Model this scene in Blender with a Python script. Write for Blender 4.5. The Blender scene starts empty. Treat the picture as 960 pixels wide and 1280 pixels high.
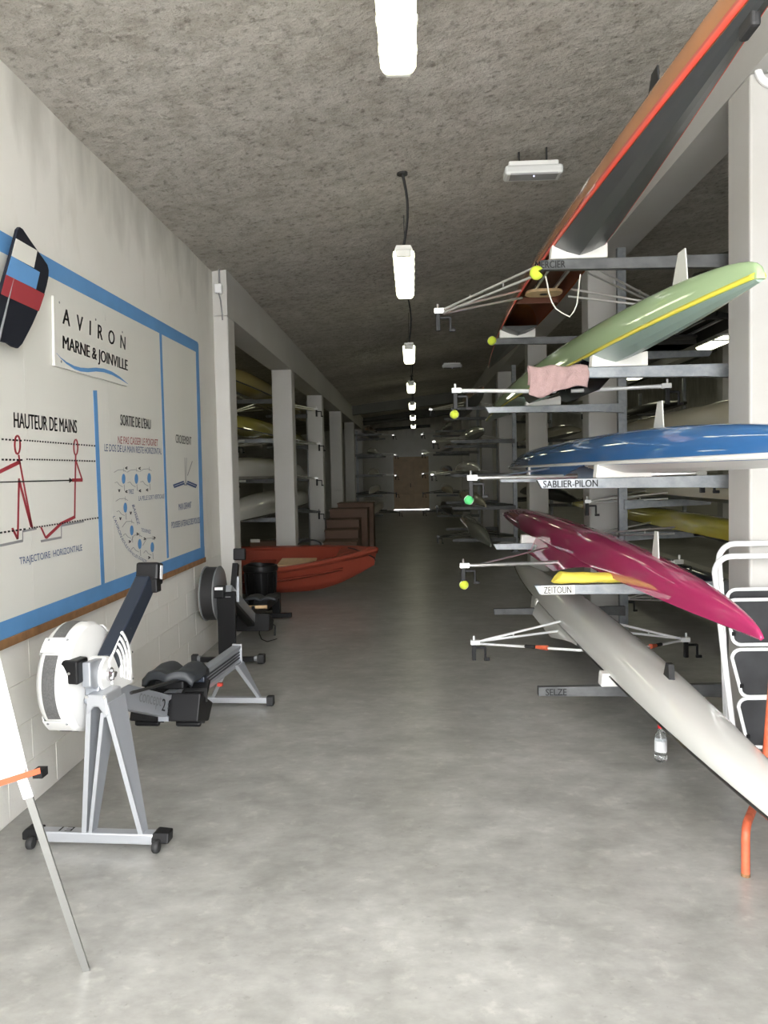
import bpy, bmesh, math, random
from mathutils import Vector, Matrix
random.seed(7)
SC = bpy.context.scene
COL = SC.collection

# ------------------------------------------------------------------ camera
F = 1000.0                       # focal length in pixels of the 960x1280 frame
CAMP = Vector((0.0, 0.0, 1.6))
VPX, VPY, ROLL = 516.0, 590.0, 0.020
yc = Vector(((VPX-480)/F, (640-VPY)/F, -1.0)).normalized()
zc = Vector((-ROLL, 1.0, 0.0)); zc = (zc - yc*zc.dot(yc)).normalized()
xc = yc.cross(zc)
W2C = Matrix((xc, yc, zc)).transposed()      # camera coords of the world axes
C2W = W2C.transposed()
cam = bpy.data.cameras.new('camera'); camo = bpy.data.objects.new('camera', cam)
COL.objects.link(camo)
cam.sensor_fit = 'VERTICAL'; cam.sensor_height = 36.0; cam.sensor_width = 27.0
cam.lens = F/1280*36.0; cam.clip_start = 0.05; cam.clip_end = 300
camo.matrix_world = Matrix.Translation(CAMP) @ C2W.to_4x4()
SC.camera = camo

# ------------------------------------------------------------------ sky and exposure
world = bpy.data.worlds.new('overcast_sky'); SC.world = world
world.use_nodes = True
bg = world.node_tree.nodes['Background']
bg.inputs[0].default_value = (0.985, 0.99, 0.99, 1); bg.inputs[1].default_value = 11.0
TUBE = 4.6                        # emission of the fluorescent diffusers
SC.view_settings.view_transform = 'Standard'
SC.view_settings.look = 'None'
SC.view_settings.exposure = 0.22
SC.view_settings.gamma = 1.0
SC.view_settings.use_curve_mapping = False

# ------------------------------------------------------------------ pixel helpers (a pixel gives a direction only)
def ray(px, py):
    return C2W @ Vector(((px-480)/F, (640-py)/F, -1.0))
def atY(px, py, y): r = ray(px, py); return CAMP + r*((y-CAMP.y)/r.y)
def atZ(px, py, z=0.0): r = ray(px, py); return CAMP + r*((z-CAMP.z)/r.z)
def atX(px, py, x): r = ray(px, py); return CAMP + r*((x-CAMP.x)/r.x)

# ------------------------------------------------------------------ materials
MATS = {}
def mat(name, col, rough=0.5, metal=0.0, var=0.0, vscale=8.0, bump=0.0, bscale=30.0, emit=0.0, trans=0.0, coat=0.0, detail=6.0, rvar=0.0, spec=0.5):
    if name in MATS: return MATS[name]
    m = bpy.data.materials.new(name); m.use_nodes = True
    nt = m.node_tree; b = nt.nodes['Principled BSDF']
    b.inputs['Base Color'].default_value = (*col, 1)
    b.inputs['Roughness'].default_value = rough
    b.inputs['Metallic'].default_value = metal
    b.inputs['Specular IOR Level'].default_value = spec
    if coat: b.inputs['Coat Weight'].default_value = coat; b.inputs['Coat Roughness'].default_value = 0.035
    if trans: b.inputs['Transmission Weight'].default_value = trans
    if emit:
        b.inputs['Emission Color'].default_value = (*col, 1); b.inputs['Emission Strength'].default_value = emit
    if var or bump or rvar:
        tc = nt.nodes.new('ShaderNodeTexCoord')
    if var:
        n = nt.nodes.new('ShaderNodeTexNoise'); n.inputs['Scale'].default_value = vscale; n.inputs['Detail'].default_value = detail
        nt.links.new(tc.outputs['Object'], n.inputs['Vector'])
        r = nt.nodes.new('ShaderNodeValToRGB')
        r.color_ramp.elements[0].position = 0.3; r.color_ramp.elements[1].position = 0.7
        r.color_ramp.elements[0].color = (*[c*(1-var) for c in col], 1)
        r.color_ramp.elements[1].color = (*[min(1, c*(1+var)) for c in col], 1)
        nt.links.new(n.outputs['Fac'], r.inputs['Fac']); nt.links.new(r.outputs['Color'], b.inputs['Base Color'])
    if rvar:
        n3 = nt.nodes.new('ShaderNodeTexNoise'); n3.inputs['Scale'].default_value = vscale*0.6; n3.inputs['Detail'].default_value = 5
        nt.links.new(tc.outputs['Object'], n3.inputs['Vector'])
        mr = nt.nodes.new('ShaderNodeMapRange'); mr.inputs[3].default_value = rough-rvar; mr.inputs[4].default_value = rough+rvar
        nt.links.new(n3.outputs['Fac'], mr.inputs[0]); nt.links.new(mr.outputs[0], b.inputs['Roughness'])
    if bump:
        n2 = nt.nodes.new('ShaderNodeTexNoise'); n2.inputs['Scale'].default_value = bscale; n2.inputs['Detail'].default_value = 8
        nt.links.new(tc.outputs['Object'], n2.inputs['Vector'])
        bp = nt.nodes.new('ShaderNodeBump'); bp.inputs['Strength'].default_value = bump; bp.inputs['Distance'].default_value = 0.02
        nt.links.new(n2.outputs['Fac'], bp.inputs['Height']); nt.links.new(bp.outputs['Normal'], b.inputs['Normal'])
    MATS[name] = m
    return m

def mat_layers(name, base, layers, rough, bump=0.0, bscale=20.0, bdist=0.02, rvar=0.0, vor=0.0):
    """base colour multiplied by several noise octaves: layers = (scale, lo_pos, hi_pos, lo_col, hi_col, stretch)"""
    m = bpy.data.materials.new(name); m.use_nodes = True; MATS[name] = m
    nt = m.node_tree; b = nt.nodes['Principled BSDF']; b.inputs['Roughness'].default_value = rough
    tc = nt.nodes.new('ShaderNodeTexCoord')
    cur = None
    for (sc, lo, hi, c0, c1, st) in layers:
        mp = nt.nodes.new('ShaderNodeMapping'); mp.inputs['Scale'].default_value = st; mp.inputs['Location'].default_value = (3.37+sc, 7.13, 0.41+0.07*sc)
        nt.links.new(tc.outputs['Object'], mp.inputs['Vector'])
        n = nt.nodes.new('ShaderNodeTexNoise'); n.inputs['Scale'].default_value = sc; n.inputs['Detail'].default_value = 8; n.inputs['Roughness'].default_value = 0.6
        nt.links.new(mp.outputs['Vector'], n.inputs['Vector'])
        r = nt.nodes.new('ShaderNodeValToRGB'); r.color_ramp.elements[0].position = lo; r.color_ramp.elements[1].position = hi
        r.color_ramp.elements[0].color = (*c0, 1); r.color_ramp.elements[1].color = (*c1, 1)
        nt.links.new(n.outputs['Fac'], r.inputs['Fac'])
        mx = nt.nodes.new('ShaderNodeMix'); mx.data_type = 'RGBA'; mx.blend_type = 'MULTIPLY'; mx.inputs[0].default_value = 1.0
        if cur is None: mx.inputs[6].default_value = (*base, 1)
        else: nt.links.new(cur, mx.inputs[6])
        nt.links.new(r.outputs['Color'], mx.inputs[7]); cur = mx.outputs[2]
    nt.links.new(cur, b.inputs['Base Color'])
    if bump:
        n2 = nt.nodes.new('ShaderNodeTexNoise'); n2.inputs['Scale'].default_value = bscale; n2.inputs['Detail'].default_value = 10; n2.inputs['Roughness'].default_value = 0.65
        nt.links.new(tc.outputs['Object'], n2.inputs['Vector'])
        bp = nt.nodes.new('ShaderNodeBump'); bp.inputs['Strength'].default_value = bump; bp.inputs['Distance'].default_value = bdist
        nt.links.new(n2.outputs['Fac'], bp.inputs['Height']); nt.links.new(bp.outputs['Normal'], b.inputs['Normal'])
    if rvar:
        n3 = nt.nodes.new('ShaderNodeTexNoise'); n3.inputs['Scale'].default_value = 1.3; n3.inputs['Detail'].default_value = 6
        nt.links.new(tc.outputs['Object'], n3.inputs['Vector'])
        mr = nt.nodes.new('ShaderNodeMapRange'); mr.inputs[1].default_value = 0.3; mr.inputs[2].default_value = 0.7
        mr.inputs[3].default_value = rough-rvar; mr.inputs[4].default_value = rough+rvar
        nt.links.new(n3.outputs['Fac'], mr.inputs[0]); nt.links.new(mr.outputs[0], b.inputs['Roughness'])
    return m

ONE = (1, 1, 1)
mat_layers('concrete_floor', (0.56, 0.553, 0.535), [
    (0.55, 0.25, 0.75, (0.74, 0.74, 0.72), ONE, ONE),
    (1.7, 0.22, 0.78, (0.64, 0.64, 0.63), ONE, (1.3, 1, 1)),
    (5.0, 0.26, 0.70, (0.70, 0.70, 0.69), ONE, (1, 1.4, 1)),
    (16.0, 0.25, 0.70, (0.82, 0.82, 0.81), ONE, (1, 1.5, 1)),
    (11.0, 0.56, 0.74, ONE, (1.28, 1.27, 1.26), (1, 1.3, 1)),
    (2.3, 0.30, 0.42, (0.86, 0.86, 0.855), ONE, (1, 1.2, 1)),
    (5.5, 0.63, 0.68, ONE, (1.13, 1.13, 1.12), (1.5, 1, 1)),
    (38.0, 0.28, 0.36, (0.82, 0.82, 0.81), ONE, ONE),
], 0.30, bump=0.05, bscale=60, bdist=0.005)
mat_layers('flocked_ceiling', (0.60, 0.57, 0.53), [
    (0.5, 0.3, 0.7, (0.74, 0.74, 0.72), ONE, (0.6, 1.4, 1)),
    (2.6, 0.35, 0.65, (0.84, 0.83, 0.81), ONE, ONE),
    (9.0, 0.36, 0.56, (0.78, 0.77, 0.75), ONE, ONE),
    (22.0, 0.30, 0.46, (0.52, 0.51, 0.49), ONE, (1, 0.8, 1)),
    (70.0, 0.32, 0.42, (0.6, 0.59, 0.57), ONE, ONE),
], 0.95, bump=0.7, bscale=16, bdist=0.04)
mat_layers('painted_wall', (0.80, 0.785, 0.745), [
    (0.8, 0.3, 0.6, (0.93, 0.925, 0.90), ONE, ONE),
    (3.0, 0.28, 0.42, (0.90, 0.89, 0.87), ONE, (1, 1, 0.35)),
    (50.0, 0.26, 0.31, (0.75, 0.74, 0.72), ONE, ONE),
], 0.7, bump=0.25, bscale=14, bdist=0.008)
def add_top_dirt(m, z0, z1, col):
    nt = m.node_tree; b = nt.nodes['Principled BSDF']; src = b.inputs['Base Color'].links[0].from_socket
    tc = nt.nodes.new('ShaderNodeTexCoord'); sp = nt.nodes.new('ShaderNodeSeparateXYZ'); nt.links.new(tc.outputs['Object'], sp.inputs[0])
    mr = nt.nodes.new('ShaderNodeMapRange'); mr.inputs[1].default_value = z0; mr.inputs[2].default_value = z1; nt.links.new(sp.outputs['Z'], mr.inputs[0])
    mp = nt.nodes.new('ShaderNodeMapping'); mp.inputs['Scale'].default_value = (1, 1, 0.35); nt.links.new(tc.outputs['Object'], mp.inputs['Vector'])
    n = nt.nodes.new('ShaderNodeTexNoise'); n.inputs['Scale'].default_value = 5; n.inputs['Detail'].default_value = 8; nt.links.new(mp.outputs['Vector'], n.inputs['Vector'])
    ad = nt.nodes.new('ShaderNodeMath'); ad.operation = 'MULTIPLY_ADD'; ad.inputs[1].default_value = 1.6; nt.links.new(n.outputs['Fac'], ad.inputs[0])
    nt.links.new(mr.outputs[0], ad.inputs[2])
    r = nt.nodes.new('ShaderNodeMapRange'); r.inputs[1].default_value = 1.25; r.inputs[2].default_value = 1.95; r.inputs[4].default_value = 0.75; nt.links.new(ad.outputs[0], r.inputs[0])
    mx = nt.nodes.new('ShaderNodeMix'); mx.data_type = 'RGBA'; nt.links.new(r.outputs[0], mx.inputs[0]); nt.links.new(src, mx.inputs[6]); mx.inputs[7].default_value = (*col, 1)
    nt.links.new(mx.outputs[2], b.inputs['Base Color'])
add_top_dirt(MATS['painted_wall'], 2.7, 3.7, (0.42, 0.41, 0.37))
mat_layers('painted_column', (0.56, 0.55, 0.53), [
    (1.5, 0.3, 0.6, (0.94, 0.93, 0.91), ONE, ONE),
    (60.0, 0.25, 0.29, (0.5, 0.48, 0.45), ONE, ONE),
], 0.6, bump=0.12, bscale=25, bdist=0.005)
mat_layers('galvanised_steel', (0.34, 0.355, 0.37), [
    (18.0, 0.35, 0.65, (0.72, 0.74, 0.76), ONE, (1, 1, 1)),
    (5.0, 0.35, 0.65, (0.82, 0.83, 0.84), ONE, ONE),
], 0.42)
MATS['galvanised_steel'].node_tree.nodes['Principled BSDF'].inputs['Metallic'].default_value = 0.55
mat('dark_steel', (0.105, 0.108, 0.11), 0.5, 0.3, var=0.25, vscale=12)
mat('white_paint', (0.82, 0.82, 0.80), 0.45)
mat('foam_white', (0.86, 0.85, 0.82), 0.75, bump=0.1, bscale=90)
mat('black_print', (0.012, 0.012, 0.014), 0.6)
mat('navy_print', (0.045, 0.085, 0.22), 0.6)
mat('red_print', (0.34, 0.035, 0.048), 0.55)
mat('grey_print', (0.28, 0.28, 0.29), 0.6)
mat('blue_print', (0.115, 0.30, 0.60), 0.55, var=0.06, vscale=5)
mat('board_white', (0.74, 0.735, 0.69), 0.42, var=0.02, vscale=2)
mat('sign_white', (0.74, 0.735, 0.69), 0.35)
mat('raw_wood', (0.27, 0.14, 0.06), 0.65, var=0.25, vscale=14)
mat('pale_wood', (0.62, 0.43, 0.24), 0.5, var=0.12, vscale=20)
mat('door_wood', (0.62, 0.46, 0.30), 0.5, var=0.1, vscale=4)
mat('card_brown', (0.10, 0.048, 0.024), 0.6, var=0.15, vscale=4)
mat('black_plastic', (0.008, 0.008, 0.009), 0.42, bump=0.03, bscale=200, spec=0.25)
mat('black_rubber', (0.018, 0.018, 0.019), 0.65)
mat('navy_plastic', (0.018, 0.025, 0.04), 0.35)
mat('blade_black', (0.012, 0.014, 0.022), 0.6, spec=0.2)
mat('seat_black', (0.03, 0.034, 0.04), 0.5)
mat('erg_white', (0.80, 0.80, 0.79), 0.3)
mat('erg_grey', (0.38, 0.40, 0.44), 0.35, 0.35)
mat('erg_silver', (0.54, 0.56, 0.60), 0.32, 0.6)
mat('vent_grey', (0.14, 0.14, 0.14), 0.6, 0.2, var=0.2, vscale=150)
mat('ring_grey', (0.25, 0.26, 0.27), 0.4, 0.2)
mat('chrome', (0.75, 0.75, 0.76), 0.15, 1.0)
mat('alu_tube', (0.72, 0.72, 0.70), 0.28, 0.8)
mat('leg_metal', (0.30, 0.30, 0.29), 0.35, 0.8)
mat('white_tube', (0.84, 0.85, 0.86), 0.3)
mat('tread_black', (0.03, 0.031, 0.034), 0.7, var=0.4, vscale=6)
mat('orange_paint', (0.62, 0.13, 0.06), 0.5, var=0.25, vscale=25)
mat('tray_orange', (0.62, 0.12, 0.055), 0.5)
mat('dinghy_orange', (0.27, 0.048, 0.026), 0.45, var=0.10, vscale=3)
mat('tennis_yellow', (0.62, 0.74, 0.06), 0.9, bump=0.2, bscale=300)
mat('tennis_green', (0.10, 0.62, 0.20), 0.9, bump=0.2, bscale=300)
mat('cord_white', (0.66, 0.64, 0.58), 0.8)
mat('towel_pink', (0.40, 0.27, 0.262), 0.95, bump=0.5, bscale=160, var=0.08, vscale=30)
mat('cloth_yellow', (0.86, 0.72, 0.10), 0.8, bump=0.1, bscale=60)
mat('cap_red', (0.62, 0.02, 0.03), 0.35)
mat('clear_plastic', (0.92, 0.95, 0.96), 0.08, trans=0.95)
mat('label_paper', (0.75, 0.76, 0.78), 0.6)
mat('cable_black', (0.03, 0.03, 0.03), 0.6)
mat('tube_light', (1.0, 0.985, 0.70), 0.4, emit=TUBE)
mat('lamp_housing', (0.62, 0.62, 0.58), 0.5)
mat('lamp_cover', (0.70, 0.71, 0.70), 0.25)
mat('lamp_glass', (0.34, 0.34, 0.35), 0.12)
mat('led', (0.75, 0.75, 1.0), 0.3, emit=2.0)
mat('pipe_dark', (0.03, 0.032, 0.03), 0.6)
mat('concrete_beam', (0.13, 0.13, 0.12), 0.8, var=0.1, vscale=3, bump=0.1, bscale=20)
mat('ground_concrete', (0.70, 0.69, 0.66), 0.8, var=0.1, vscale=1)
# boat finishes
def gloss(name, col, coat=0.9, rough=0.5, var=0.0): return mat(name, col, rough, coat=coat, var=var, vscale=3, spec=0.3)
gloss('hull_wood', (0.34, 0.135, 0.045), var=0.15)
gloss('hull_green', (0.35, 0.48, 0.27)); gloss('hull_blue', (0.03, 0.135, 0.36))
gloss('hull_pink', (0.40, 0.025, 0.115)); gloss('hull_white', (0.74, 0.74, 0.71))
mat('hull_black', (0.009, 0.009, 0.01), 0.35, spec=0.3); gloss('hull_yellow', (0.52, 0.46, 0.05))
gloss('hull_cream', (0.58, 0.54, 0.40)); gloss('hull_grey', (0.30, 0.32, 0.28))
gloss('hull_ochre', (0.42, 0.34, 0.10)); gloss('hull_brown', (0.22, 0.10, 0.05)); gloss('hull_navy', (0.02, 0.04, 0.13))
gloss('stripe_red', (0.72, 0.075, 0.05)); gloss('stripe_yellow', (0.80, 0.70, 0.07)); gloss('stripe_white', (0.82, 0.82, 0.80))
gloss('stripe_black', (0.02, 0.02, 0.02))
mat('deck_dark', (0.055, 0.058, 0.06), 0.35); mat('deck_green', (0.30, 0.40, 0.33), 0.3); mat('deck_white', (0.62, 0.62, 0.60), 0.3)
mat('deck_grey', (0.25, 0.25, 0.25), 0.35); mat('cockpit_dark', (0.02, 0.018, 0.016), 0.6); mat('cockpit_wood', (0.14, 0.045, 0.022), 0.4)
mat('skeg_grey', (0.55, 0.55, 0.52), 0.35)

# ------------------------------------------------------------------ mesh helpers
class MB:
    def __init__(s): s.v = []; s.f = []
    def add(s, vs, fs):
        o = len(s.v); s.v += [Vector(p) for p in vs]; s.f += [tuple(i+o for i in f) for f in fs]; return s
    def box(s, c, d, M=None):
        cx, cy, cz = c; a, b, h = d[0]/2, d[1]/2, d[2]/2
        vs = [Vector((x, y, z)) for z in (-h, h) for y in (-b, b) for x in (-a, a)]
        if M is not None: vs = [M @ v for v in vs]
        vs = [v+Vector(c) for v in vs]
        return s.add(vs, [(0, 2, 3, 1), (4, 5, 7, 6), (0, 1, 5, 4), (2, 6, 7, 3), (0, 4, 6, 2), (1, 3, 7, 5)])
    def bb(s, x0, x1, y0, y1, z0, z1):
        return s.box(((x0+x1)/2, (y0+y1)/2, (z0+z1)/2), (x1-x0, y1-y0, z1-z0))
    def tube(s, pts, r, n=8, caps=True, flat=1.0):
        pts = [Vector(p) for p in pts]; rs = r if isinstance(r, (list, tuple)) else [r]*len(pts)
        base = len(s.v); up = None
        for i, p in enumerate(pts):
            t = (pts[min(i+1, len(pts)-1)] - pts[max(i-1, 0)]).normalized()
            if up is None:
                up = Vector((0, 0, 1)) if abs(t.z) < 0.9 else Vector((0, 1, 0))
            a = t.cross(up).normalized(); up = a.cross(t).normalized()
            for k in range(n):
                an = 2*math.pi*(k+0.5)/n
                s.v.append(p + a*(math.cos(an)*rs[i]) + up*(math.sin(an)*rs[i]*flat))
        for i in range(len(pts)-1):
            for k in range(n):
                s.f.append((base+i*n+k, base+i*n+(k+1) % n, base+(i+1)*n+(k+1) % n, base+(i+1)*n+k))
        if caps:
            s.f.append(tuple(base+k for k in reversed(range(n))))
            s.f.append(tuple(base+(len(pts)-1)*n+k for k in range(n)))
        return s
    def bar(s, p, q, w, h, up=(0, 0, 1)):
        """rectangular bar from p to q: width w sideways, height h along up"""
        p, q = Vector(p), Vector(q); t = (q-p).normalized(); a = t.cross(Vector(up)).normalized(); u = a.cross(t)
        vs = [e + a*(sx*w/2) + u*(sz*h/2) for e in (p, q) for sz in (-1, 1) for sx in (-1, 1)]
        return s.add(vs, [(0, 2, 3, 1), (4, 5, 7, 6), (0, 1, 5, 4), (2, 6, 7, 3), (0, 4, 6, 2), (1, 3, 7, 5)])
    def prism(s, poly, d):
        """closed polygon (3D points, planar) extruded by the vector d"""
        n = len(poly); poly = [Vector(p) for p in poly]; d = Vector(d)
        return s.add(poly+[p+d for p in poly], [tuple(range(n))[::-1], tuple(range(n, 2*n))]+[(i, (i+1) % n, n+(i+1) % n, n+i) for i in range(n)])
    def lathe(s, prof, c, axis='z', n=24, a0=0.0, a1=2*math.pi):
        full = abs(a1-a0-2*math.pi) < 1e-6; m = n if full else n+1; base = len(s.v); c = Vector(c)
        for i in range(m):
            a = a0+(a1-a0)*i/n
            for (r, h) in prof:
                u, w = r*math.cos(a), r*math.sin(a)
                s.v.append(c + (Vector((u, w, h)) if axis == 'z' else Vector((h, u, w)) if axis == 'x' else Vector((u, h, w))))
        k = len(prof)
        for i in range(n):
            j = (i+1) % m
            for q in range(k-1):
                s.f.append((base+i*k+q, base+j*k+q, base+j*k+q+1, base+i*k+q+1))
        return s
    def sphere(s, c, r, n=14, sq=(1, 1, 1)):
        m = n//2; base = len(s.v); c = Vector(c)
        for i in range(m+1):
            th = math.pi*i/m
            for k in range(n):
                ph = 2*math.pi*k/n
                s.v.append(c+Vector((r*sq[0]*math.sin(th)*math.cos(ph), r*sq[1]*math.sin(th)*math.sin(ph), r*sq[2]*math.cos(th))))
        for i in range(m):
            for k in range(n):
                s.f.append((base+i*n+k, base+(i+1)*n+k, base+(i+1)*n+(k+1) % n, base+i*n+(k+1) % n))
        return s
    def grid(s, rows):
        base = len(s.v); n = len(rows[0])
        for r in rows: s.v += [Vector(p) for p in r]
        for i in range(len(rows)-1):
            for k in range(n-1):
                s.f.append((base+i*n+k, base+i*n+k+1, base+(i+1)*n+k+1, base+(i+1)*n+k))
        return s
    def build(s, name, m, parent=None, smooth=False, bevel=0.0, world=False, solid=0.0, weld=False, seg=2):
        me = bpy.data.meshes.new(name)
        off = parent.location if (world and parent is not None) else Vector((0, 0, 0))
        vs = s.v
        if world and parent is not None:
            pl = parent
            off = Vector((0, 0, 0))
            while pl is not None: off = off + pl.location; pl = pl.parent
        me.from_pydata([tuple(v-off) for v in vs], [], s.f)
        bm = bmesh.new(); bm.from_mesh(me)
        if weld: bmesh.ops.remove_doubles(bm, verts=bm.verts, dist=1e-5)
        bmesh.ops.recalc_face_normals(bm, faces=bm.faces)
        if smooth:
            for f in bm.faces: f.smooth = True
            for e in bm.edges:
                if len(e.link_faces) == 2 and e.calc_face_angle(0) > 0.75: e.smooth = False
        bm.to_mesh(me); bm.free()
        me.materials.append(MATS[m] if isinstance(m, str) else m)
        o = bpy.data.objects.new(name, me); COL.objects.link(o)
        if parent is not None: o.parent = parent
        if bevel:
            md = o.modifiers.new('bevel', 'BEVEL'); md.width = bevel; md.segments = seg; md.limit_method = 'ANGLE'; md.angle_limit = 0.6
        if solid:
            md = o.modifiers.new('solid', 'SOLIDIFY'); md.thickness = solid; md.offset = 0
        return o

def tag(o, label=None, cat=None, group=None, kind=None):
    if label: o['label'] = label
    if cat: o['category'] = cat
    if group: o['group'] = group
    if kind: o['kind'] = kind
    return o
def thing(name, label, cat, loc=(0, 0, 0), rz=0.0, group=None, rx=0.0):
    o = bpy.data.objects.new(name, None); COL.objects.link(o); o.location = loc; o.rotation_euler = (rx, 0, rz)
    o.empty_display_size = 0.1
    return tag(o, label, cat, group)
def struct(name, mb, m, parent=None, **k):
    o = mb.build(name, m, parent, **k)
    if parent is None: o['kind'] = 'structure'
    return o

def text_mesh(s, spacing=1.0, bold=0.0):
    cu = bpy.data.curves.new('lettering', 'FONT'); cu.body = s; cu.size = 1.0; cu.space_character = spacing; cu.offset = 0.0
    cu.resolution_u = 3; cu.fill_mode = 'FRONT'
    o = bpy.data.objects.new('lettering', cu); COL.objects.link(o)
    dg = bpy.context.evaluated_depsgraph_get()
    me = bpy.data.meshes.new_from_object(o.evaluated_get(dg))
    vs = [v.co.copy() for v in me.vertices]; fs = [tuple(p.vertices) for p in me.polygons]
    bpy.data.objects.remove(o); bpy.data.curves.remove(cu); bpy.data.meshes.remove(me)
    return vs, fs
def text_quad(s, bl, br, tl, m, parent, out, spacing=1.0, bold=0.0, name='lettering', lift=0.0015, world=True):
    """flat print: the text's box is fitted to the quad bl-br-tl, lifted along out"""
    vs, fs = text_mesh(s, spacing, bold)
    x0 = min(v.x for v in vs); x1 = max(v.x for v in vs); y0 = min(v.y for v in vs); y1 = max(v.y for v in vs)
    bl, br, tl, out = Vector(bl), Vector(br), Vector(tl), Vector(out).normalized()
    mb = MB(); hgt = y1-y0
    for k in ((0.0,) if not bold else (-bold, 0.0, bold)):
        mb.add([bl+(br-bl)*((v.x+k*hgt-x0)/(x1-x0))+(tl-bl)*((v.y-y0)/(y1-y0))+out*(lift+abs(k)*0.004) for v in vs], fs)
    return mb.build(name, m, parent, world=world)
# ================================================================== the building
XW = -1.92                                   # left wall face
YB = 34.0                                    # back wall
CW = 0.30                                    # column width
LX, RX = -1.78, 1.80                         # corridor faces of the column rows
def ceil_z(x): return 3.60 + 0.115*(x-XW)    # the soffit rises to the right
BAYL, BAYR = -6.4, 8.6

struct('floor', MB().bb(BAYL, BAYR, -0.6, YB+0.4, -0.2, 0.0), 'concrete_floor')
struct('ground', MB().bb(-30, 30, -40, -0.6, -0.25, -0.01).bb(-8, 8, YB+0.4, YB+14, -0.25, -0.03), 'ground_concrete')
cm = MB(); xs = [BAYL+(BAYR-BAYL)*i/30 for i in range(31)]; ys = [-0.6+(YB+0.9)*j/60 for j in range(61)]
cm.grid([[(x, y, ceil_z(x)+0.012*math.sin(x*3.1+y*1.7)*math.sin(y*2.3)) for x in xs] for y in ys])
base = len(cm.v)
struct('ceiling', cm, 'flocked_ceiling', smooth=True)
struct('roof_slab', MB().add([(BAYL-0.3, -0.6, ceil_z(BAYL)+0.02), (BAYR+0.3, -0.6, ceil_z(BAYR)+0.02), (BAYR+0.3, YB+0.3, ceil_z(BAYR)+0.02), (BAYL-0.3, YB+0.3, ceil_z(BAYL)+0.02),
    (BAYL-0.3, -0.6, 5.4), (BAYR+0.3, -0.6, 5.4), (BAYR+0.3, YB+0.3, 5.4), (BAYL-0.3, YB+0.3, 5.4)], [(0, 1, 2, 3), (4, 5, 6, 7), (0, 1, 5, 4), (1, 2, 6, 5), (2, 3, 7, 6), (3, 0, 4, 7)]), 'concrete_beam')
wl = struct('wall_left', MB().bb(XW-0.2, XW, -0.6, 7.86, 0, ceil_z(XW)+0.02), 'painted_wall')
# painted concrete blocks, visible below the board
bw, bh = 0.50, 0.205
mesh_block = None
for row in range(4):
    y = 2.6 + (0.25 if row % 2 else 0.0)
    while y < 7.8:
        w = min(bw, 7.84-y)
        if w > 0.12:
            if w == bw and mesh_block is not None:
                o = bpy.data.objects.new('block', mesh_block); COL.objects.link(o); o.parent = wl
                o.location = (XW+0.001+random.uniform(-0.0012, 0.0012), y, 0.012+row*bh)
            else:
                o = MB().bb(-0.004, 0.004, 0.003, w-0.003, 0.003, bh-0.003).build('block', 'painted_wall', wl)
                o.location = (XW+0.001, y, 0.012+row*bh)
                if w == bw: mesh_block = o.data
        y += bw
struct('wall_left_bay', MB().bb(BAYL-0.2, BAYL, 7.4, YB, 0, ceil_z(BAYL)+0.02).bb(BAYL, XW-0.2, 7.66, 7.86, 0, ceil_z(XW)), 'painted_wall')
struct('wall_right', MB().bb(BAYR, BAYR+0.2, -0.6, YB, 0, ceil_z(BAYR)+0.02), 'painted_wall')
struct('wall_front', MB().bb(RX+CW+0.05, BAYR, -0.6, -0.4, 0, 4.9), 'painted_wall')
# back wall with the double wooden door
DX0, DX1, DH = atY(492.5, 620, YB).x, atY(536.5, 620, YB).x, 2.25
struct('wall_back', MB().bb(BAYL, DX0, YB, YB+0.2, 0, 4.9).bb(DX1, BAYR, YB, YB+0.2, 0, 4.9).bb(DX0, DX1, YB, YB+0.2, DH, 4.9), 'painted_wall')
door = bpy.data.objects.new('door_1', None); COL.objects.link(door); door.location = ((DX0+DX1)/2, YB, 0); door['kind'] = 'structure'
xm = (DX0+DX1)/2
for (a, b) in ((DX0-0.0, xm), (xm, DX1+0.0)):
    lf = MB().bb(a, b, YB+0.03, YB+0.07, 0.02, DH+0.0).build('door_leaf', 'door_wood', door, world=True)
    for (z0, z1) in ((0.14, 0.62), (0.72, 1.02), (1.12, 2.12)):
        MB().bb(a+0.09, b-0.09, YB+0.015, YB+0.031, z0, z1).build('door_panel', 'door_wood', lf, world=True, bevel=0.01)
MB().bb(xm-0.05, xm-0.02, YB-0.03, YB+0.03, 0.95, 1.12).build('door_handle', 'dark_steel', door, world=True)
tr = struct('trim_1', MB().bb(DX0-0.07, DX0, YB-0.03, YB, 0, DH).bb(DX1, DX1+0.05, YB-0.03, YB, 0, DH).bb(DX0-0.07, DX1+0.05, YB-0.03, YB, DH, DH+0.05), 'white_paint')

# columns and the beams they carry
def column(x0, y0, z1, w=CW):
    return struct('column', MB().bb(x0, x0+w, y0, y0+w, 0, z1), 'painted_column', bevel=0.014)
LZ, RZ = 3.17, 3.64                          # undersides of the two beams
for y0 in (7.85, 11.95, 15.95, 20.2, 24.6, 28.8): column(LX-CW, y0, LZ)
for y0 in (4.35, 8.25, 12.5, 16.8, 21.0, 25.2, 29.4): column(RX, y0, RZ)
for y0 in (8.25, 16.8, 25.2): column(6.4, y0, 4.2)
def beam(name, x0, x1, y0, y1, z0):
    z1a, z1b = ceil_z(x0)+0.01, ceil_z(x1)+0.01
    return struct(name, MB().prism([(x0, y0, z0), (x1, y0, z0), (x1, y0, z1b), (x0, y0, z1a)], (0, y1-y0, 0)), 'painted_column')
beam('ceiling_beam', LX-CW-0.02, LX, 7.85, YB, LZ)
beam('ceiling_beam', RX, RX+CW, -0.6, YB, RZ)
beam('ceiling_beam', 6.4, 6.7, -0.4, YB, 4.15)
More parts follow.
